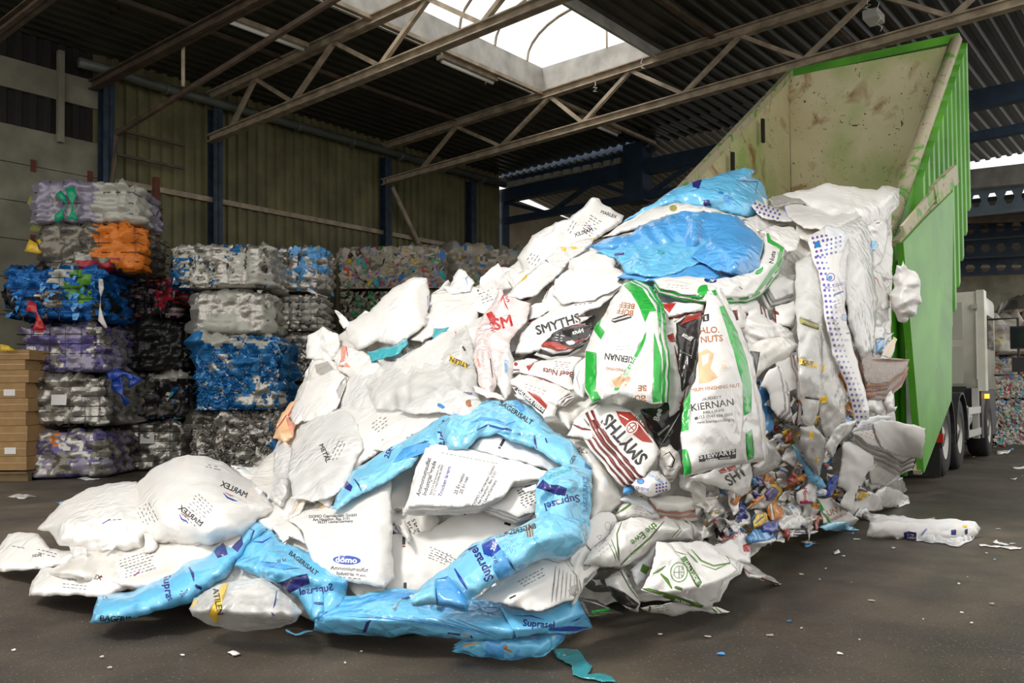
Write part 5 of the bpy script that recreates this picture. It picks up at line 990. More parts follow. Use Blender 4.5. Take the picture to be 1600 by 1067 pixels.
bundle('black_feed_bag_bundle', 'folded black and red feed bags with white edges in the centre left', 'bag bundle', "845,540 862,522 880,511 905,506 925,508 928,516 918,532 895,545 868,548", 4, (-3.5, 5), .50, .02, 'black', 'paper', cr=.02, deco=[('poly', '848,534 868,534 890,543 905,543 895,547 866,548 845,541', 'brick'), ('line', '880,511 905,506 925,509', 3, 'brick'), ('line', '884,533 900,534 918,528', 3, 'brick'), (T, 'Nuts', 903, 518, 9, 12, 'paper', {'mirror': 1})]+lines(876, 524, 20, 3, 4, -8, 'paper', .9))
F_('beef_nuts_bag', 'white bag reading Beef Nuts upside down in maroon', B_, "811,582 825,568 842,564 880,558 912,556 898,575 893,590 898,608 888,610 850,595 820,585", .50, .06, .012, 'white', [(T, 'Beef Nuts', 872, 582, 12, 172, 'maroon', {'bend': -1}), ('line', '812,583 850,592 888,609', 2.2, 'maroon'), ('poly', '822,572 836,566 826,580', 'brick'), ('line', '893,555 912,557', 3, 'maroon')]+lines(880, 566, 30, 4, 3.5, -6, 'maroon', .8))
F_('rolled_feed_bag', 'rolled white bag with fine maroon curves below the Beef Nuts print', B_, "796,594 812,584 850,594 890,610 899,621 884,634 868,634 830,616 800,602", .56, .07, .012, 'white', [('line', '876,632 884,622 898,618', 1.5, 'maroon'), ('line', '880,634 888,626 899,621', 1.5, 'maroon'), ('line', '870,628 882,620 896,612', 1.2, 'maroon')]+lines(838, 606, 50, 2, 5, -20, 'maroon', .9))
bundle('bundle_of_bags', 'coiled bag edges seen end on beside the tall green striped bag', 'bag bundle', "897,575 906,564 915,558 916,600 912,622 902,618 896,606", 4, (3.5, -.5), .50, .025, 'paper', 'grayfilm', cr=.02, deco=[('line', '906,578 901,590 906,608 912,600', 2, 'grayfilm')])
F_('gateside_bag', 'white bag with maroon and black printed band reading FEEDS above the ring', B_, "800,604 822,602 852,622 870,635 868,652 850,655 826,630 804,618", .54, .05, .015, 'white', [('poly', '803,608 808,604 852,640 848,647', 'ink'), (T, 'DALESIDE FEEDS', 829, 625, 9, -38, 'paper', {'sx': .8}), ('poly', '816,604 832,608 856,632 853,640', 'brick'), ('line', '822,606 840,614 856,634', 1.5, 'paper'), ('line', '800,606 806,616', 2.5, 'ink')])
F_('shade_gap_film', 'film fold coloured dark for the shade between the upper and lower maroon bags', 'film scrap', "800,556 830,540 845,520 880,500 930,492 925,510 880,512 850,535 840,560 810,572 798,575", .18, .02, .02, 'darkfilm')  # dark sheet stands in for shade in the gap
F_('smyths_flap', 'small white flap reading a red e left of the Beef Nuts bag', 'film scrap', "795,566 822,560 842,562 815,580 798,584", .42, .02, .015, 'white', [('ell', 806, 569, 3, 3, 0, 'brick'), ('line', '796,578 812,578', 2, 'maroon')])
bundle('smyths_bag_bundle', 'stack of white bags printed SMYTHS upside down with maroon and black edges', 'bag bundle', "925,640 938,632 958,630 985,640 1000,655 1016,680 1031,704 1022,722 1006,745 1000,742 985,725 960,695 940,668", 9, (-3.6, 2.2), .62, .014, 'white', 'maroon', cr=.01,
   deco=[(T, 'SMYTHS', 976, 686, 30, 131, 'ink', {'sx': .85}), ('poly', '962,642 985,644 1008,668 1020,692 1004,690 985,676 970,660', 'brick'), ('ell', 987, 668, 9, 12, -40, 'paper'), ('ell', 987, 668, 7, 9.5, -40, 'brick'), ('ell', 987, 668, 5.5, 7.5, -40, 'paper'), ('line', '982,672 992,664', 1.5, 'brick'), ('line', '983,664 991,673', 1.5, 'brick'), ('line', '995,658 1006,672 1020,690', 2, 'paper'), ('line', '968,648 982,656', 1.8, 'paper'), (T, 'GATESIDE', 1006, 664, 9, -48, 'ink')])
F_('white_bag', 'white curled bag end with maroon stripes left of the SMYTHS stack', B_, "886,680 900,652 918,636 936,632 928,650 945,685 925,690", .52, .06, .015, 'white', [('line', '895,663 910,670 925,672', 4, 'maroon'), ('line', '912,654 925,670 938,684', 2.5, 'ink')])
F_('white_bag', 'small white bag lump between the rolled bag and the SMYTHS stack', B_, "868,640 885,632 905,628 925,620 935,628 918,640 905,652 890,672 876,660", .46, .05, .03, 'warmwhite')
# black bags right of centre
F_('black_feed_bag', 'black bag reading Bee between the SMYTHS stack and the tall white bag', B_, "1000,640 1030,636 1058,610 1070,630 1064,700 1050,715 1030,700 1015,672", .44, .03, .03, 'black', [(T, 'Bee', 1028, 648, 13, 75, 'paper'), ('line', '1030,700 1048,670 1062,646', 2, 'paper'), ('line', '1028,680 1046,664', 3, 'grayfilm'), ('line', '1002,650 1020,670', 3, 'maroon')])
bundle('black_feed_bag_bundle', 'upright black and red feed bags between the two green striped bags', 'bag bundle', "1056,505 1075,492 1096,488 1094,530 1090,560 1078,600 1066,612 1060,570", 4, (-4.5, 2), .50, .02, 'black', 'paper', cr=.02, deco=[('poly', '1075,492 1096,487 1096,500 1088,498 1062,508', 'brick'), (T, 'stuff', 1074, 526, 10, -30, 'paper'), ('line', '1062,548 1080,556', 1.2, 'paper'), ('line', '1080,560 1086,530', 1.5, 'grayfilm')])
bundle('bundle_of_bags', 'upright folded white bags with maroon print right behind the left green striped bag', 'bag bundle', "1036,512 1050,498 1060,520 1070,560 1074,596 1062,640 1046,652 1042,600", 5, (2.6, -1.5), .48, .02, 'white', 'maroon', cr=.02, deco=[('poly', '1042,524 1052,520 1056,534 1046,534', 'brick'), ('line', '1054,540 1062,580 1066,596', 4, 'maroon')])
bundle('red_bag_bundle', 'stack of white bags with a bright red patch above the black feed bags', 'bag bundle', "1030,474 1058,472 1100,474 1098,486 1060,492 1044,496", 5, (3, 4), .50, .02, 'paper', 'maroon', cr=.02, deco=[('poly', '1031,474 1057,473 1046,489', 'red')])
# ---------- tall green striped bags
bundle('green_striped_bag', 'shorter green and white striped bags reading BEEF NUTS, left of the tallest', 'bag bundle', "974,443 986,439 1007,450 1027,478 1030,520 1036,560 1035,630 1017,631 990,622 966,616 941,624 924,629 913,606 914,552 922,527 930,509 943,494 957,467", 4, (3.2, -.8), .74, .02, 'white', 'green', cr=.02, bulge=.07,
   deco=[('poly', '974,446 984,440 1004,450 1022,478 1026,486 1015,487 1008,504 998,478 986,458', 'green'), ('poly', '1022,518 1034,560 1033,628 1020,629 1021,570', 'green'), ('poly', '915,548 932,551 931,606 939,625 925,628 914,605', 'green'), ('poly', '923,506 941,495 937,508 945,519 939,531 930,519', 'green'), ('poly', '1010,518 1009,530 1003,545 966,610 957,611 986,565', 'green'),
         (T, 'BEEF', 980, 477, 12, 172, 'brown'), (T, 'BUFF', 977, 487, 12, 170, 'brown'), ('line', '956,499 982,491 987,495 960,503 955,501', 3, 'ink'), (T, 'KIERNAN', 968, 559, 14, 172, 'ink', {'sx': .8}), (T, 'FINISHING', 962, 577, 6.5, 174, 'brown'), (T, 'BEEF NUTS', 985, 574, 7.5, 60, 'paper'), (T, 'BE', 1004, 606, 13, 180, 'brown', {}), (T, 'BU', 1000, 622, 14, 180, 'brown'), ('ell', 955, 598, 9, 10, 0, 'warmwhite'), ('poly', '955,592 972,585 985,590 978,604 962,606', 'peach'), ('line', '944,500 950,490 946,482', 2, 'peach')]+lines(975, 541, 30, 2, 5, 2, 'grayfilm', .9))
bundle('green_striped_bag', 'tallest green and white striped bag hanging in front, reading KIERNAN', 'bag bundle', "1105,455 1119,450 1131,476 1152,518 1170,560 1179,608 1188,656 1194,718 1170,723 1122,729 1068,744 1063,680 1068,628 1086,596 1092,530 1101,485", 3, (3.5, 0.), .84, .025, 'white', 'paper', cr=.022, bulge=.09,
   deco=[('poly', '1124,479 1131,477 1152,518 1167,560 1175,602 1174,644 1162,650 1160,600 1146,548 1134,510', 'green'), ('poly', '1165,677 1175,670 1178,716 1168,720', 'green'), ('poly', '1079,608 1076,672 1063,675 1064,634', 'green'), ('poly', '1063,702 1074,702 1080,740 1068,743', 'green'), ('poly', '1112,455 1118,452 1121,461 1117,462', 'green'),
         (T, 'ALO.', 1109, 516, 14, 2, 'brown'), (T, 'NUTS', 1112, 530, 14, 5, 'brown'), ('poly', '1098,492 1108,490 1108,501 1098,503', 'ink'), (T, 'E', 1103, 497, 8, 5, 'paper'), ('poly', '1090,552 1104,545 1116,552 1110,575 1122,590 1106,598 1092,600', 'peach'), ('poly', '1096,556 1108,552 1106,566 1098,572', 'warmwhite'), ('ell', 1131, 572, 11, 9, 10, 'warmwhite'), (T, '35', 1131, 573, 9, 0, 'peach'),
         (T, 'MIUM FINISHING NUT', 1118, 606, 7.8, 6, 'brown'), (T, 'BUDDY', 1112, 622, 6, 8, 'ink', {'sx': 1.6, 'bold': 0}), (T, 'KIERNAN', 1113, 633, 15.5, 8, 'ink', {'sx': 1.05, 'bold': 0}), (T, 'MILLING', 1115, 643, 5.5, 8, 'ink', {'sx': 1.6, 'bold': 0}), (T, '+353 (0)43 666 0000', 1116, 650, 6.8, 5, 'ink', {'bold': 0}), ('ell', 1088, 654, 3, 3, 0, 'ink'), (T, 'www.kiernanmilling.ie', 1117, 658, 6.8, 5, 'ink', {'bold': 0}),
         ('poly', '1092,712 1150,701 1150,716 1092,722', 'ink'), (T, 'STEWARTS', 1121, 710, 10, 8, 'paper', {'sx': 1.15}), (T, 'ANIMAL FEEDS', 1121, 717.5, 4.2, 7, 'paper', {'sx': 1.4})])
F_('smyths_bag', 'white bag corner with black SH and a maroon emblem below the KIERNAN bag', B_, "1074,747 1122,731 1173,722 1176,745 1172,762 1160,776 1124,762 1094,752", .66, .05, .02, 'white', [(T, 'SHT', 1150, 744, 24, 35, 'ink', {'sx': .8}), ('poly', '1122,736 1135,728 1148,726 1152,732 1138,738 1126,740', 'brick'), ('line', '1131,728 1138,738', 2, 'paper')])
F_('gray_film', 'crumpled greyish film sheet right of the KIERNAN bag', B_, "1190,676 1204,690 1223,716 1215,732 1178,747 1176,728 1192,718", .56, .06, .04, 'grayfilm', [('line', '1192,684 1200,686', 3, 'yellow')])
F_('blue_film', 'dark blue film behind the right side of the KIERNAN bag', 'film scrap', "1188,592 1203,600 1210,640 1208,672 1192,682 1184,640", .44, .04, .03, 'azure')
# ---------- bundles right of the tall bag
bundle('bundle_of_bags', 'vertical folded stack of white bags right of the KIERNAN bag', 'bag bundle', "1186,604 1200,580 1214,572 1222,600 1226,640 1214,652 1206,640 1198,608", 7, (3.4, 1.4), .60, .016, 'paper', 'grayfilm', cr=.012)
bundle('bundle_of_bags', 'upright maroon edged bags leaning under the long translucent bag', 'bag bundle', "1212,566 1232,552 1244,590 1246,640 1242,664 1228,640 1218,610", 6, (3, .8), .52, .016, 'paper', 'maroon', cr=.012, deco=[('line', '1216,572 1222,590 1214,604', 3, 'ink'), ('poly', '1228,614 1246,606 1248,640 1238,650', 'ink'), (T, 'beef', 1238, 628, 8, 60, 'paper')])
F_('white_bag', 'crumpled white bag right of the top of the KIERNAN bag', B_, "1150,500 1176,490 1206,500 1240,520 1244,545 1215,540 1190,560 1170,545", .44, .06, .05, 'white')
F_('white_bag', 'long white crumpled strip right of the middle of the KIERNAN bag', B_, "1165,545 1190,530 1225,525 1250,540 1230,560 1200,575 1180,592 1172,570", .52, .05, .045, 'warmwhite', [('poly', '1172,548 1188,550 1180,590 1172,575', 'black')])
F_('smyths_bag', 'white bag with red and black blotches right of the pointed top of the KIERNAN bag', B_, "1138,480 1156,475 1166,492 1164,512 1150,514 1142,498", .52, .05, .04, 'white', [('poly', '1140,486 1152,484 1154,500 1144,502', 'maroon'), ('line', '1146,488 1152,498', 2, 'ink')])
for k, (ol, sh, lb) in enumerate([("1100,470 1140,466 1184,470 1186,484 1150,492 1110,486", (2, 5), 'stack of maroon edged bags under the green edged white bag'), ("1160,470 1186,474 1192,500 1186,520 1172,505", (3, 2), 'small upright stack of maroon edged bags right of the red patch'), ("1210,480 1240,470 1246,486 1236,512 1214,506", (-1, 5), 'short stack of maroon edged bags left of the long translucent bag'), ("1196,440 1225,432 1242,440 1240,460 1210,468", (-2, 4.5), 'stack of white bags with a dark fold behind the white crumpled strip')]):
    bundle('bundle_of_bags', lb, 'bag bundle', ol, 5, sh, .46, .02, 'paper', 'maroon' if k < 3 else 'grayfilm', cr=.025)
# ---------- blue film on top
F_('blue_bag', 'glossy light blue bag bulging highest on the heap in front of the container', B_, "971,348 1027,314 1045,300 1080,285 1138,269 1163,262 1180,267 1174,277 1190,284 1203,318 1200,335 1173,338 1141,334 1112,326 1060,318 1020,330", .16, .22, .045, 'sky', [('poly', '1082,283 1097,280 1092,295 1082,292', 'navy'), ('line', '1150,282 1184,284 1180,305', 2, 'navy'), ('poly', '1098,313 1108,312 1112,322 1100,322', 'navy'), ('poly', '1130,305 1146,308 1142,320 1130,316', 'azure'), ('line', '1123,300 1130,302', 4, 'deepblue')])
F_('clear_film_sheet', 'clear greyish film sheet between the two blue layers', 'film scrap', "940,371 971,350 1016,326 1058,316 1100,322 1141,334 1170,343 1140,345 1100,330 1037,340 996,356 953,369", .30, .04, .02, 'frost', [('ell', 1052, 325, 6, 5, 0, 'olive'), ('poly', '1110,330 1128,332 1120,338', 'olive')])
F_('blue_film_sheet', 'upper folded sheet of blue film draped over the heap', 'film scrap', "915,385 953,371 985,366 998,352 1033,341 1064,330 1110,332 1141,335 1165,348 1150,362 1090,386 1000,388 940,392", .42, .10, .085, 'azure', [], fold=[(1000, 360, 100, .05, 12)], freq=.8)
F_('blue_film_sheet', 'lower sheet of blue film with faint dark print draped on the heap', 'film scrap', "930,394 958,384 1000,380 1060,378 1100,372 1122,396 1085,415 1030,434 977,427 962,404", .50, .05, .07, 'sky', [('line', '960,398 975,396', 4, 'navy'), ('line', '1028,393 1040,395', 4, 'teal')])
F_('blue_film_sheet', 'peaked sheet of blue film at the right of the drape', 'film scrap', "1080,400 1110,372 1150,336 1166,352 1193,376 1188,420 1160,430 1122,424 1090,408", .56, .12, .05, 'azure', [], fold=[(1150, 370, 70, .10, 40)], freq=.7)
F_('blue_film_sheet', 'lowest strip of blue film under the drape', 'film scrap', "964,433 982,420 1040,424 1100,408 1124,424 1152,433 1120,436 1062,440 1000,439", .46, .03, .02, 'azure')
# ---------- white bags around the top
F_('marlex_bag', 'white bag with text rows and a swoosh on the left shoulder of the heap top', B_, "808,402 825,380 831,368 868,347 887,343 918,316 924,309 936,310 944,320 975,337 971,348 940,369 900,386 870,408 831,428 815,420", .20, .18, .03, 'white', [(T, 'MARLEX', 912, 363, 8, 18, 'ink', {'mirror': 1}), ('line', '914,352 920,352 925,359', 2, 'royal'), ('line', '917,354 923,360', 1.4, 'red'), (T, 'MARLEX', 951, 335, 7, -20, 'ink')]+lines(932, 342, 26, 7, 4.6, -32)+lines(828, 400, 22, 4, 5, 55)+lines(892, 352, 24, 2, 5, 60))
F_('clear_film_sheet', 'long clear film with yellow tape marks running down to the left', 'film scrap', "790,462 821,430 872,387 928,371 924,382 893,406 868,433 837,462 812,468", .36, .05, .02, 'frost', [('poly', '875,385 885,386 884,393 878,391', 'yellow'), ('poly', '892,385 900,385 902,389 895,390', 'yellow'), ('poly', '814,434 822,428 824,434 812,442', 'yellow'), ('line', '846,404 852,406 857,410', 2, 'navy'), ('poly', '922,371 928,370 927,374 923,375', 'yellow')])
F_('white_bag', 'puffy white bag left of the blue drape', B_, "889,408 915,394 950,386 964,402 960,420 930,426 895,430 888,420", .42, .12, .025, 'white')
F_('white_bag', 'white bag end with wrinkled print below the left shoulder of the heap', B_, "800,430 818,420 850,412 870,420 858,440 830,440 812,446", .2, .08, .03, 'warmwhite', lines(836, 408, 20, 3, 6, 60))
F_('white_sheet', 'plain white sheet behind the long clear film at the crest', B_, "776,418 815,418 838,424 815,440 790,448 775,440", .10, .03, .012, 'white')
F_('white_sheet', 'large plain white sheet below the blue drape', B_, "868,436 900,414 932,404 978,428 965,440 974,446 925,470 880,476 862,460", .44, .05, .012, 'white')
bundle('green_edged_bag_bundle', 'stack of white bags with green edges curling under the right end of the blue drape', 'bag bundle', "1020,436 1080,432 1112,436 1141,434 1177,424 1192,398 1196,360 1215,374 1226,388 1216,420 1190,452 1166,464 1110,466 1060,458 1030,450", 4, (0, 3.5), .58, .02, 'white', 'green', cr=.03, deco=[('line', '1198,360 1202,376 1222,388 1216,412 1180,458', 7, 'green'), (T, 'Nuts', 1207, 402, 10, 78, 'ink'), ('ell', 1110, 438, 10, 4, -6, 'navy'), (T, 'Pol', 1112, 438, 6, -6, 'paper'), ('line', '1155,448 1160,452', 1.5, 'ink')]+lines(1060, 446, 40, 2, 4, -4, 'grayfilm'))
F_('white_bag', 'glossy white bag end above the green edged stack', B_, "1187,362 1210,352 1240,355 1250,368 1246,390 1230,394 1216,378", .56, .06, .03, 'white')
F_('green_film_scrap', 'small green film tip left of the green edged stack', 'film scrap', "1180,425 1192,416 1200,424 1188,432", .62, .01, .01, 'green')
F_('dotted_bag', 'purple dotted white film between the blue top bag and the container', B_, "1174,322 1181,312 1200,322 1225,330 1240,345 1215,346 1190,340", .34, .05, .02, 'white', [('ell', 1180+i*7+(j % 2)*3, 318+j*6+i*2.2, 2, 2, 0, 'purple') for i in range(6) for j in range(3)])
F_('white_bag', 'broad crumpled white bag filling the mouth of the container', B_, "1205,308 1240,300 1270,294 1292,286 1324,291 1370,297 1378,290 1406,294 1404,322 1388,345 1355,358 1299,340 1251,322 1220,318", .2, .25, .045, 'white')
F_('silver_film', 'grey silver film fold at the left of the container mouth', 'film scrap', "1200,312 1220,304 1250,310 1262,318 1235,318 1212,325", .42, .04, .04, 'grayfilm')
F_('white_bag', 'smooth white bag sloping out of the container on the left', B_, "1222,314 1250,318 1300,336 1340,325 1358,345 1330,360 1290,362 1255,356 1230,338", .36, .12, .02, 'white', [('poly', '1212,318 1225,320 1232,340 1220,334', 'lilacink')])
F_('white_bag', 'white bag lump under the right rim of the container', B_, "1352,352 1375,340 1388,350 1386,380 1378,410 1364,420 1358,390", .30, .14, .04, 'white', [(T, '~', 1372, 348, 10, 10, 'ink')])
F_('blue_tag', 'small bright blue tag on the bags near the container rim', 'film scrap', "1357,377 1368,376 1373,383 1368,391 1360,391", .50, .02, .01, 'sky', [('line', '1361,378 1362,391', 1.6, 'navy')])
F_('hanging_translucent_bag', 'wide milky bag hanging from the container mouth to the right of the dotted bag', B_, "1318,352 1345,336 1360,362 1364,420 1372,470 1366,545 1345,562 1326,505 1318,440", .52, .10, .025, 'frost')
dots = [('ell', 1272+(i % 3)*6+max(0, (j-14))*1.4+(0 if j < 8 else (j-8)*1.0), 400+j*9.2, 2.1-(i % 3)*.45, 2.4-(i % 3)*.4, 0, 'purple' if i % 3 < 2 else 'lilacink') for j in range(30) for i in range(3)]
dots2 = [('ell', 1270+i*7+j*2, 372+j*7-i*1.5, 2.2, 2.2, 0, 'purple') for j in range(5) for i in range(5)]
def bx(y): return np.interp(y, [396, 440, 500, 560, 600, 640, 668], [1268, 1282, 1289, 1304, 1322, 1332, 1337])
dots = [('ell', bx(y)+5+i*7, y, 2.3-i*.3, 2.5-i*.3, 0, 'purple' if i < 2 else 'lilacink') for y in np.arange(402, 662, 8.6) for i in range(3)]
F_('dotted_bag', 'long white bag with purple dots and blue round emblems hanging in the middle right', B_, "1262,372 1290,352 1320,356 1329,380 1324,430 1320,480 1332,540 1346,590 1358,640 1358,654 1338,669 1332,640 1322,600 1303,560 1289,500 1282,440 1268,400", .66, .08, .03, 'white',
   dots+dots2+[('ell', 1298, 433, 7, 7, 0, 'purple'), ('ell', 1298, 433, 5.2, 5.2, 0, 'paper'), ('ell', 1297, 434, 3.6, 3.8, 0, 'deepblue'), ('ell', 1320, 496, 6.5, 5.5, 0, 'purple'), ('ell', 1320, 496, 4.8, 4, 0, 'paper'), ('ell', 1320, 496, 3.2, 3, 0, 'azure'), ('ell', 1277, 382, 5, 5, 0, 'deepblue'), (T, 'REL CLEENE', 1306, 446, 6.5, 14, 'purple'), ('line', '1303,461 1318,455', 3, 'royal'), ('line', '1322,521 1331,520', 3, 'royal'), (T, 'REL CLEENE', 1332, 530, 5, 10, 'purple')]+lines(1308, 470, 18, 3, 5, 18, 'purple'))
F_('dotted_bag', 'folded collar of the long dotted bag showing its dotted inside', B_, "1290,352 1320,356 1328,372 1312,396 1300,404 1286,386", .74, .04, .02, 'coolwhite', [('ell', 1292+i*7, 376+j*7-i*2, 1.8, 1.8, 0, 'purple') for i in range(4) for j in range(3)])
F_('hanging_translucent_bag', 'long narrow translucent bag with yellow bands hanging left of the dotted bag', B_, "1243,410 1268,396 1282,445 1284,500 1283,560 1284,620 1272,668 1256,662 1250,620 1247,570 1243,490", .64, .08, .03, 'clear', [('poly', '1248,560 1262,562 1278,568 1278,576 1262,572 1248,569', 'yellow'), (T, 'KRIE', 1262, 567, 9, -12, 'ink'), ('poly', '1248,496 1280,508 1280,516 1250,505', 'olive'), ('line', '1258,621 1280,624', 3, 'ink')], freq=1.3)
F_('hanging_translucent_bag', 'translucent bag with a small yellow label hanging beneath the dotted bag', B_, "1283,510 1300,560 1321,610 1322,660 1308,690 1290,684 1280,650 1284,590", .60, .08, .035, 'clear', [('poly', '1282,620 1293,618 1294,628 1282,630', 'yellow'), ('poly', '1282,572 1288,568 1288,580 1282,580', 'yellow')])
F_('hanging_translucent_bag', 'greyish translucent bag hanging lowest, tapering to a point with yellow marks', B_, "1250,666 1272,664 1292,690 1288,715 1280,745 1266,728 1250,700", .62, .05, .03, 'grayfilm', [('ell', 1268, 680, 4, 6, 0, 'yellow'), ('poly', '1276,712 1279,720 1273,722', 'yellow')])
F_('white_film_twist', 'twisted glossy film joining the hanging bags and the paper stack', 'film scrap', "1288,700 1300,672 1320,660 1338,655 1330,672 1314,690 1300,715", .66, .05, .05, 'frost', freq=1.6)
# ---------- right side under the container
bundle('newspaper_bundle', 'folded pile of newspapers jutting out to the right', 'newspaper bundle', "1340,532 1356,532 1364,558 1390,560 1421,561 1412,580 1388,598 1354,600 1346,570", 7, (-.6, 4.2), .50, .02, 'news', 'newsred', cr=.02, deco=[('line', '1362,562 1420,563', 2, 'newsred')])
F_('yellow_edged_envelope', 'white and yellow envelope sticking up above the newspapers', 'paper scrap', "1376,556 1396,526 1402,530 1392,560", .55, .01, .005, 'paper', [('line', '1386,555 1400,528', 4, 'yellow')])
F_('teal_film', 'teal scrap beside the envelope above the newspapers', 'film scrap', "1368,536 1382,528 1382,544 1370,552", .48, .02, .02, 'azure')
F_('clear_bag', 'clear bag above the newspapers', B_, "1335,470 1365,480 1385,500 1380,530 1350,535 1336,510", .38, .07, .04, 'frost', freq=1.5)
F_('white_bag', 'white bag with red scribble hanging right of the milky bag', B_, "1360,420 1378,428 1386,450 1380,475 1366,490 1358,455", .38, .05, .04, 'white', [('line', '1360,428 1370,436 1376,450', 1.6, 'red'), ('line', '1358,444 1368,452', 3, 'salmon')])
for k, (ol, lb) in enumerate([("1362,480 1386,470 1390,500 1376,515 1364,505", 'small crumpled white bag right of the clear bag above the newspapers'), ("1372,455 1390,446 1392,480 1378,488", 'small white bag lump against the green rear post'), ("1345,600 1375,596 1392,620 1376,650 1350,640", 'white crumpled paper lump below the newspapers'), ("1378,592 1394,584 1398,640 1384,650", 'narrow white lump between the newspapers and the rear post')]):
    F_('crumpled_bag', lb, B_, ol, .34, .09, .05, 'white', [('poly', '1382,600 1392,596 1391,612 1382,614', 'yellow')] if k == 3 else [])
bundle('paper_stack', 'loose stack of white and printed paper sheets fanned to the right', 'paper stack', "1332,676 1350,665 1380,672 1425,700 1432,712 1410,722 1385,706 1355,694", 7, (-.8, 3.6), .62, .02, 'paper', 'grayfilm', cr=.01, deco=lines(1365, 676, 40, 3, 5, -24, 'salmon'))
F_('white_paper_sheet', 'large blank white paper sheet jutting out to the right below the newspapers', 'paper sheet', "1362,662 1377,655 1446,669 1440,717 1400,712 1376,698", .66, .02, .012, 'paper')
F_('gray_print_paper', 'printed grey paper curl above the fanned paper stack', 'paper sheet', "1330,676 1345,655 1372,648 1396,652 1378,660 1362,672", .62, .03, .02, 'coolwhite', lines(1360, 662, 30, 4, 4, 16, 'lilacink'))
F_('white_paper_sheet', 'large curved white paper sheet hanging below the paper stack', 'paper sheet', "1318,690 1345,692 1366,712 1364,730 1345,752 1338,770 1330,800 1312,790 1322,768 1308,758 1314,720", .52, .08, .02, 'paper')
F_('white_bag', 'white crumpled bag standing on the floor rightmost of the heap', B_, "1362,778 1372,764 1385,757 1402,764 1419,775 1421,787 1402,793 1375,792", .1, .16, .04, 'white')
F_('clear_bag', 'clear glossy bag behind the rightmost white crumpled bag', B_, "1364,760 1380,745 1402,736 1410,748 1418,765 1408,772 1385,766", .05, .12, .04, 'clear', freq=1.6)
F_('white_bag', 'white crumpled bag under the fanned papers', B_, "1356,735 1375,715 1396,722 1400,745 1380,760 1362,756", .3, .08, .05, 'warmwhite')
F_('white_bag', 'white pleated bag on the floor under the curved paper sheet', B_, "1300,800 1330,775 1350,765 1376,776 1380,795 1350,800 1330,810", .2, .06, .03, 'white')
F_('green_striped_bag', 'small green edged white bag reading SUNA at the foot of the heap', B_, "1274,778 1300,777 1320,795 1342,812 1332,822 1298,820 1286,818", .32, .05, .015, 'white', [('line', '1277,779 1287,800 1298,820', 6, 'green'), (T, 'SUN A', 1303, 799, 13, 22, 'brown', {'sx': .9}), (T, 'FINISHING', 1310, 808, 6, 24, 'brown')])
F_('light_blue_scrap', 'light blue film scrap on the floor in front of the SUNA bag', 'film scrap', "1280,824 1300,815 1318,814 1330,822 1343,828 1313,830 1290,829", .38, .02, .02, 'skyclear')
F_('royal_blue_film', 'royal blue net film tucked left of the curved paper sheet', 'film scrap', "1315,735 1317,752 1304,766 1298,777 1284,776 1296,752", .50, .04, .04, 'royal')
F_('light_blue_film', 'light blue film band running diagonally down beside the coloured scraps', 'film scrap', "1238,694 1252,708 1278,741 1292,760 1282,764 1262,750 1256,731 1244,712", .56, .03, .02, 'sky')
F_('white_cup_scrap', 'white rounded scrap with a blue ring left of the royal blue film', 'film scrap', "1274,768 1282,762 1292,766 1290,774 1278,775", .54, .02, .01, 'paper', [('ell', 1282, 769, 6, 4.5, 0, 'azure'), ('ell', 1283, 769, 4.6, 3.4, 0, 'paper')])
F_('white_bag', 'white bag with magenta lettering near the foot of the heap', B_, "1244,770 1268,750 1278,762 1276,785 1256,790 1246,786", .50, .05, .03, 'white', [(T, 'Mond', 1258, 773, 9, -85, 'magenta'), ('line', '1250,785 1270,786', 5, 'magenta')])
F_('white_bag', 'white bag with navy print at the foot of the heap left of the SUNA bag', B_, "1216,800 1240,780 1262,792 1268,815 1250,826 1222,828 1212,816", .40, .08, .03, 'frost', [('poly', '1250,822 1262,812 1266,818 1254,828', 'navy'), ('line', '1236,792 1241,795', 4, 'azure')])
F_('white_flap', 'flat white flap with dark edge lying on the floor left of the light blue scrap', 'film scrap', "1228,828 1260,828 1279,830 1270,834 1240,834", .36, .01, .006, 'white', [('line', '1232,831 1262,832', 1.6, 'navy')])
F_('orange_film', 'orange and white folded film near the foot of the heap', 'film scrap', "1199,790 1212,784 1226,800 1222,812 1208,815 1200,806", .48, .06, .03, 'orange', [('line', '1204,786 1208,812', 4, 'paper')])
F_('royal_blue_film', 'royal blue film patch at the foot of the heap under the orange film', 'film scrap', "1190,820 1217,810 1216,828 1206,834 1192,830", .52, .03, .03, 'royal')
F_('bright_blue_film', 'bright blue crumpled film on the floor at the foot of the heap', 'film scrap', "1165,840 1178,826 1196,828 1208,838 1200,846 1172,848", .50, .04, .03, 'azure')
F_('white_flap', 'white film lying on the floor under the bright blue film', 'film scrap', "1168,848 1190,842 1212,840 1214,845 1190,850", .48, .02, .012, 'white')
F_('yellow_film', 'yellow printed film curl above the royal blue patch', 'film scrap', "1176,815 1184,802 1196,800 1200,812 1190,822 1178,824", .52, .03, .03, 'yellow', [('line', '1180,818 1194,806', 2, 'ink')])
F_('red_print_bag', 'white bag with red and maroon print right of the green print bags', B_, "1114,856 1128,838 1150,826 1168,834 1172,858 1173,880 1150,880 1130,868", .46, .06, .03, 'white', [('poly', '1120,846 1134,830 1150,826 1146,840 1128,850', 'maroon'), ('poly', '1160,852 1170,848 1172,862 1162,862', 'red'), ('line', '1118,850 1140,842 1158,818', 3, 'ink'), ('line', '1150,832 1164,812', 5, 'red'), (T, 'COW', 1152, 836, 9, 30, 'red')])
F_('navy_scrap', 'dark purple crumpled scrap among the coloured films', 'film scrap', "1194,772 1208,760 1218,768 1210,782 1198,782", .50, .03, .04, 'violet')
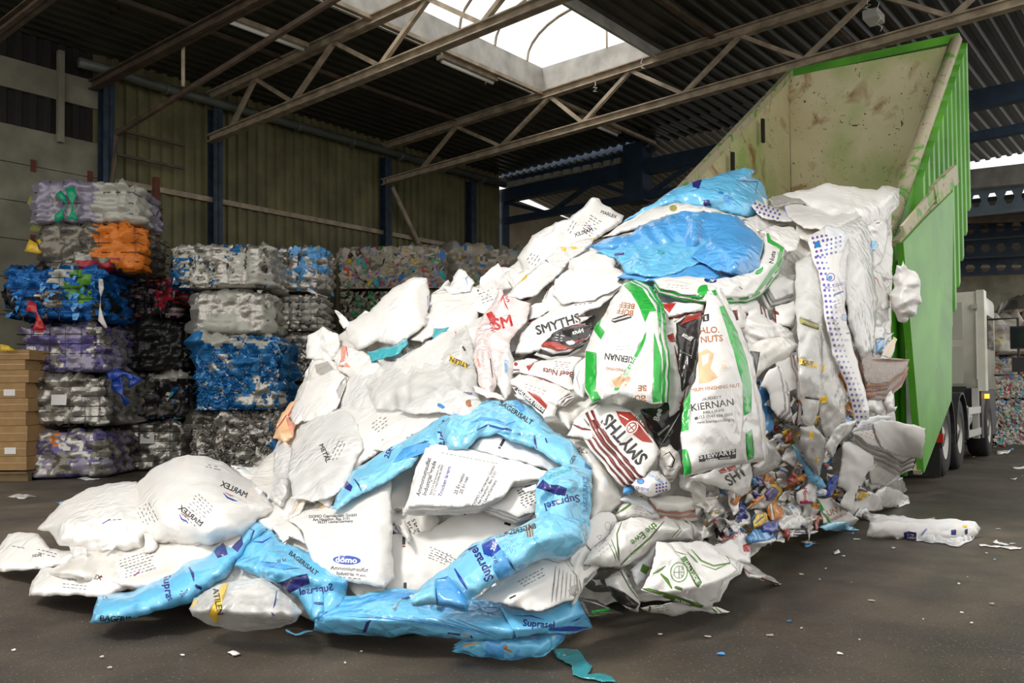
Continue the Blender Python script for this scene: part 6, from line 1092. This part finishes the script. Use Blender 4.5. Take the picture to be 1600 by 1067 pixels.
F_('tan_film', 'ochre film strip left of the dark purple scrap', 'film scrap', "1166,794 1176,784 1194,770 1196,778 1180,790 1168,796", .50, .02, .03, 'orange')
# ---------- lower middle bundles
bundle('bundle_of_bags', 'coiled roll of thick white bag edges right of the SMYTHS stack', 'bag bundle', "1032,700 1046,694 1060,706 1066,728 1056,742 1040,744 1030,728", 5, (-1.5, 2.5), .56, .02, 'warmwhite', 'grayfilm', cr=.03, deco=[('line', '1036,712 1046,706 1054,718 1050,730 1042,728', 2.2, 'ink'), ('line', '1034,722 1044,736 1056,732', 1.4, 'grayfilm')])
F_('dotted_bag', 'white dotted bag with a round blue emblem below the SMYTHS stack', B_, "986,757 1004,742 1019,734 1030,736 1048,756 1048,764 1016,776 998,770", .58, .05, .02, 'white', [('ell', 1001, 752, 6, 4.5, 0, 'purple'), ('ell', 1001, 752, 4, 3, 0, 'azure'), (T, 'EL CLEENE', 1000, 763, 6, -10, 'purple'), (T, 'COPYLENE', 1023, 747, 6, -30, 'azure')]+[('ell', 1026+i*5, 758+j*5-i, 1.8, 1.6, 0, 'purple') for i in range(4) for j in range(3)])
F_('blue_film', 'small blue film patch left of the dotted bag with the round emblem', 'film scrap', "974,762 984,756 992,764 984,774 974,772", .5, .02, .015, 'azure')
bundle('paper_stack', 'brownish stack of layered sheets below the dotted bag', 'paper stack', "1014,778 1050,774 1084,776 1088,796 1060,800 1026,796", 5, (1, 4), .44, .02, 'warmwhite', 'salmon', cr=.02)
F_('ragged_film_edges', 'ragged greyish film edges right of the coiled roll', 'film scrap', "1060,740 1086,745 1104,760 1100,790 1088,806 1080,770 1062,762", .48, .05, .05, 'warmwhite', freq=1.8)
F_('white_bag', 'white smooth bag left of the brownish stack', B_, "966,780 985,772 1012,780 1030,798 1020,806 985,790", .40, .05, .02, 'coolwhite')
# ---------- things lying loose on the right-hand floor
bundle('rolled_film', 'flattened roll of white printed film lying on the floor at right', 'film roll', "1354,838 1359,816 1386,812 1440,817 1490,818 1521,821 1529,832 1521,842 1498,854 1447,847 1411,841", 4, (1.2, -2.2), .06, .02, 'white', 'coolwhite', cr=.015, Y=6.6, deco=[('poly', '1412,832 1420,830 1432,832 1432,845 1413,842', 'navy'), (T, 'LIT', 1423, 838, 8, -8, 'yellow'), ('line', '1436,842 1448,826', 3, 'lilacink'), ('poly', '1486,828 1494,827 1494,836 1486,836', 'navy'), ('poly', '1507,828 1512,826 1512,834 1508,836', 'navy'), ('poly', '1504,820 1512,821 1511,825 1504,824', 'yellow')])
F_('white_sheet', 'white sheet on the floor behind the roll of film', 'film scrap', "1337,793 1358,800 1388,806 1396,804 1411,805 1430,816 1391,817 1360,815 1345,810", .02, .06, .02, 'white', lines(1352, 806, 18, 2, 4, -40, 'lilacink'), Y=7.6)
F_('white_shred', 'thin white strip on the floor at the right edge', 'film scrap', "1530,850 1560,852 1597,855 1594,858 1560,855 1531,853", 0, .01, .004, 'white', Y=6.4)
F_('white_shred', 'small forked white shred above the thin strip on the right floor', 'film scrap', "1551,847 1558,843 1562,847 1578,851 1560,849", 0, .01, .004, 'white', Y=6.4)
fb = film('falling_bag', 'white bag caught in mid air beside the green tailgate', B_, "1401,414 1408,416 1411,407 1418,420 1430,424 1438,438 1440,472 1434,478 1432,492 1420,496 1416,504 1405,503 1396,486 1389,462 1397,450 1396,432", 0, .12, .06, 'white', Y=7.2, thick=.1)
# ---------- loose filling between the placed bags, each scrap its own object
heap_poly = pts(core)
R5 = random.Random(11)
def zone(x, y):
    if x > 1185 and y > 600 and x < 1340: return 'colour'
    if 1100 < x and y > 745 and x < 1340: return 'colour'
    if x > 1330: return 'right'
    if x > 800 and 440 < y < 760: return 'maroon'
    if x < 800 and y < 620: return 'left'
    if y < 440: return 'top'
    return 'front'
ZP = {'left': (['white', 'white', 'frost', 'warmwhite', 'white', 'clear', 'coolwhite'], 'crumpled white film scrap packed into the upper left slope of the heap'),
      'front': (['white', 'white', 'warmwhite', 'frost', 'white', 'coolwhite'], 'crumpled white film scrap packed between the bags of the lower front slope'),
      'top': (['white', 'white', 'warmwhite', 'frost'], 'crumpled white film scrap packed into the crest of the heap below the container'),
      'maroon': (['white', 'white', 'warmwhite', 'paper', 'black', 'maroon', 'paper', 'grayfilm'], 'crumpled feed bag scrap squeezed in around the maroon and black printed bags'),
      'right': (['white', 'paper', 'warmwhite', 'frost', 'coolwhite', 'white'], 'crumpled white scrap packed along the green rear post of the container'),
      'colour': (['white', 'white', 'warmwhite', 'frost', 'yellow', 'orange', 'azure', 'navy', 'black', 'white', 'clear', 'tan', 'white', 'grayfilm', 'brick', 'warmwhite', 'frost'], 'crumpled coloured film scrap at the loose right foot of the heap')}
def scrap(x, y, r, z, small=False):
    n = R5.randint(5, 9); a0 = R5.uniform(0, 6); asp = R5.uniform(.3, .9); ra = R5.uniform(0, 3.1); q = []
    for i in range(n):
        a = a0+2*math.pi*i/n; rr = r*(R5.uniform(.9, 1.45) if i % 2 else R5.uniform(.45, 1.0)); u, v_ = rr*math.cos(a), rr*asp*math.sin(a)
        q.append((x+u*math.cos(ra)-v_*math.sin(ra), y+u*math.sin(ra)+v_*math.cos(ra)))
    m = R5.choice(ZP[z][0]); lo, hi = (.02, .26) if z != 'colour' else (.15, .5)
    return film('film_scrap', None if small else ZP[z][1], 'film scrap', q, lift=R5.uniform(lo, hi), bulge=R5.uniform(-.02, .03), cr=R5.uniform(.05, .09), m=m, g=max(2.8, r/6), tilt=(R5.uniform(-.5, .5), R5.uniform(-.5, .5)), group=None if small else ZP[z][1].replace('crumpled ', 'scraps: '), jit=1.2, freq=R5.uniform(1.5, 2.6), thick=.004, back=0)
def pick(quota, rf, small):
    out = []; tries = 0
    while sum(quota.values()) and tries < 60000:
        tries += 1
        x = R5.uniform(60, 1415); y = R5.uniform(300, 970)
        if R5.random() < .5: x = R5.uniform(1090, 1345); y = R5.uniform(600, 845)
        z = zone(x, y)
        if quota[z] <= 0 or not inside(np.array([x]), np.array([y]), heap_poly)[0]: continue
        quota[z] -= 1; o = scrap(x, y, rf(z), z, small)
        if o: out.append(o)
    return out
pick({'left': 45, 'front': 50, 'top': 34, 'maroon': 50, 'right': 36, 'colour': 80}, lambda z: R5.uniform(16, 34) if z in ('left', 'front', 'top') else R5.uniform(12, 24), False)
small = pick({'left': 0, 'front': 40, 'top': 10, 'maroon': 110, 'right': 50, 'colour': 320}, lambda z: R5.uniform(5, 13), True)
def merge(obs, name, label, cat):
    import bmesh
    mats = []; bm = bmesh.new()
    for o in obs:
        mp_ = []
        for mt in o.data.materials:
            if mt not in mats: mats.append(mt)
            mp_.append(mats.index(mt))
        s = len(bm.faces); bm.from_mesh(o.data); bm.faces.ensure_lookup_table()
        for f_ in bm.faces[s:]: f_.material_index = mp_[f_.material_index]
    me = bpy.data.meshes.new(name); bm.to_mesh(me); bm.free()
    for mt in mats: me.materials.append(mt)
    for o in obs: bpy.data.objects.remove(o)
    o = bpy.data.objects.new(name, me); COL.objects.link(o); return tag(o, label, cat, None, 'stuff')
merge(small, 'small_film_shreds', 'countless small shreds of white and coloured film wedged between the bags', 'film shreds')
# litter on the floor
R6 = random.Random(3)
for k in range(90):
    if k < 55: x = R6.uniform(0, 1600); y = R6.uniform(800, 1060)
    else: x = R6.uniform(1240, 1600); y = R6.uniform(690, 860)
    if inside(np.array([x]), np.array([y]), pts("0,840 130,770 300,700 1420,640 1440,790 1240,850 1150,960 930,1000 850,1035 400,990 130,980 40,935 0,900"))[0]: continue
    p = P(x, y, floorY(np.array(x), np.array(y))); p[2] = .004; s_ = R6.uniform(.004, .016)*(1.8 if k > 55 else 1); mb = MB(); n = 5; a0 = R6.uniform(0, 6)
    ring = [p+np.array([math.cos(a0+i*1.256)*s_*R6.uniform(.5, 1.8), math.sin(a0+i*1.256)*s_*R6.uniform(.5, 1.3), R6.uniform(0, .004)]) for i in range(n)]
    mb.prism(ring, (0, 0, .004)); tag(mb.build('litter_flake', R6.choice(['paper', 'white', 'white', 'warmwhite', 'grayfilm'] if k % 9 else ['azure', 'teal'])), 'tiny film flake lying on the dark floor', 'litter', 'tiny flakes on the floor')
for ol, m, lb in [("1250,847 1262,844 1276,846 1262,849", 'white', 'small white scrap on the floor in front of the white flap'), ("1255,851 1270,848 1284,850 1270,850 1258,855", 'azure', 'thin blue thread on the floor right of the bright blue film'), ("1302,862 1310,858 1313,863 1304,866", 'paper', 'tiny white and red scrap on the floor below the SUNA bag'), ("355,1019 364,1016 376,1021 364,1024", 'paper', 'small white scrap on the floor at the lower left'), ("120,747 135,745 158,748 140,750", 'coolwhite', 'pale film patch on the floor in front of the left bale stack'), ("86,785 96,783 108,785 96,787", 'azure', 'small blue scrap on the floor left of the puffed bags'), ("1580,730 1600,728 1600,732 1585,733", 'paper', 'white scrap on the floor at the right edge'), ("1570,747 1590,746 1586,750", 'paper', 'narrow white scrap on the floor right of the truck wheels'), ("1555,705 1580,702 1574,709 1556,709", 'white', 'white scrap on the floor before the bales beyond the truck'), ("1558,697 1572,695 1570,699", 'red', 'red scrap on the floor before the bales beyond the truck'), ("1575,701 1584,700 1582,704", 'azure', 'blue scrap on the floor before the bales beyond the truck'), ("10,775 40,772 60,776 30,780", 'grayfilm', 'greyish film patch on the floor at the left edge'), ("104,741 118,739 120,742 108,743", 'orange', 'orange tip of film on the floor below the left stack')]:
    film('floor_scrap', lb, 'film scrap', ol, lift=0, bulge=.004, cr=.003, m=m, Y=float(floorY(np.array(pts(ol)[0][0]), np.array(pts(ol)[0][1]+1))), g=4)
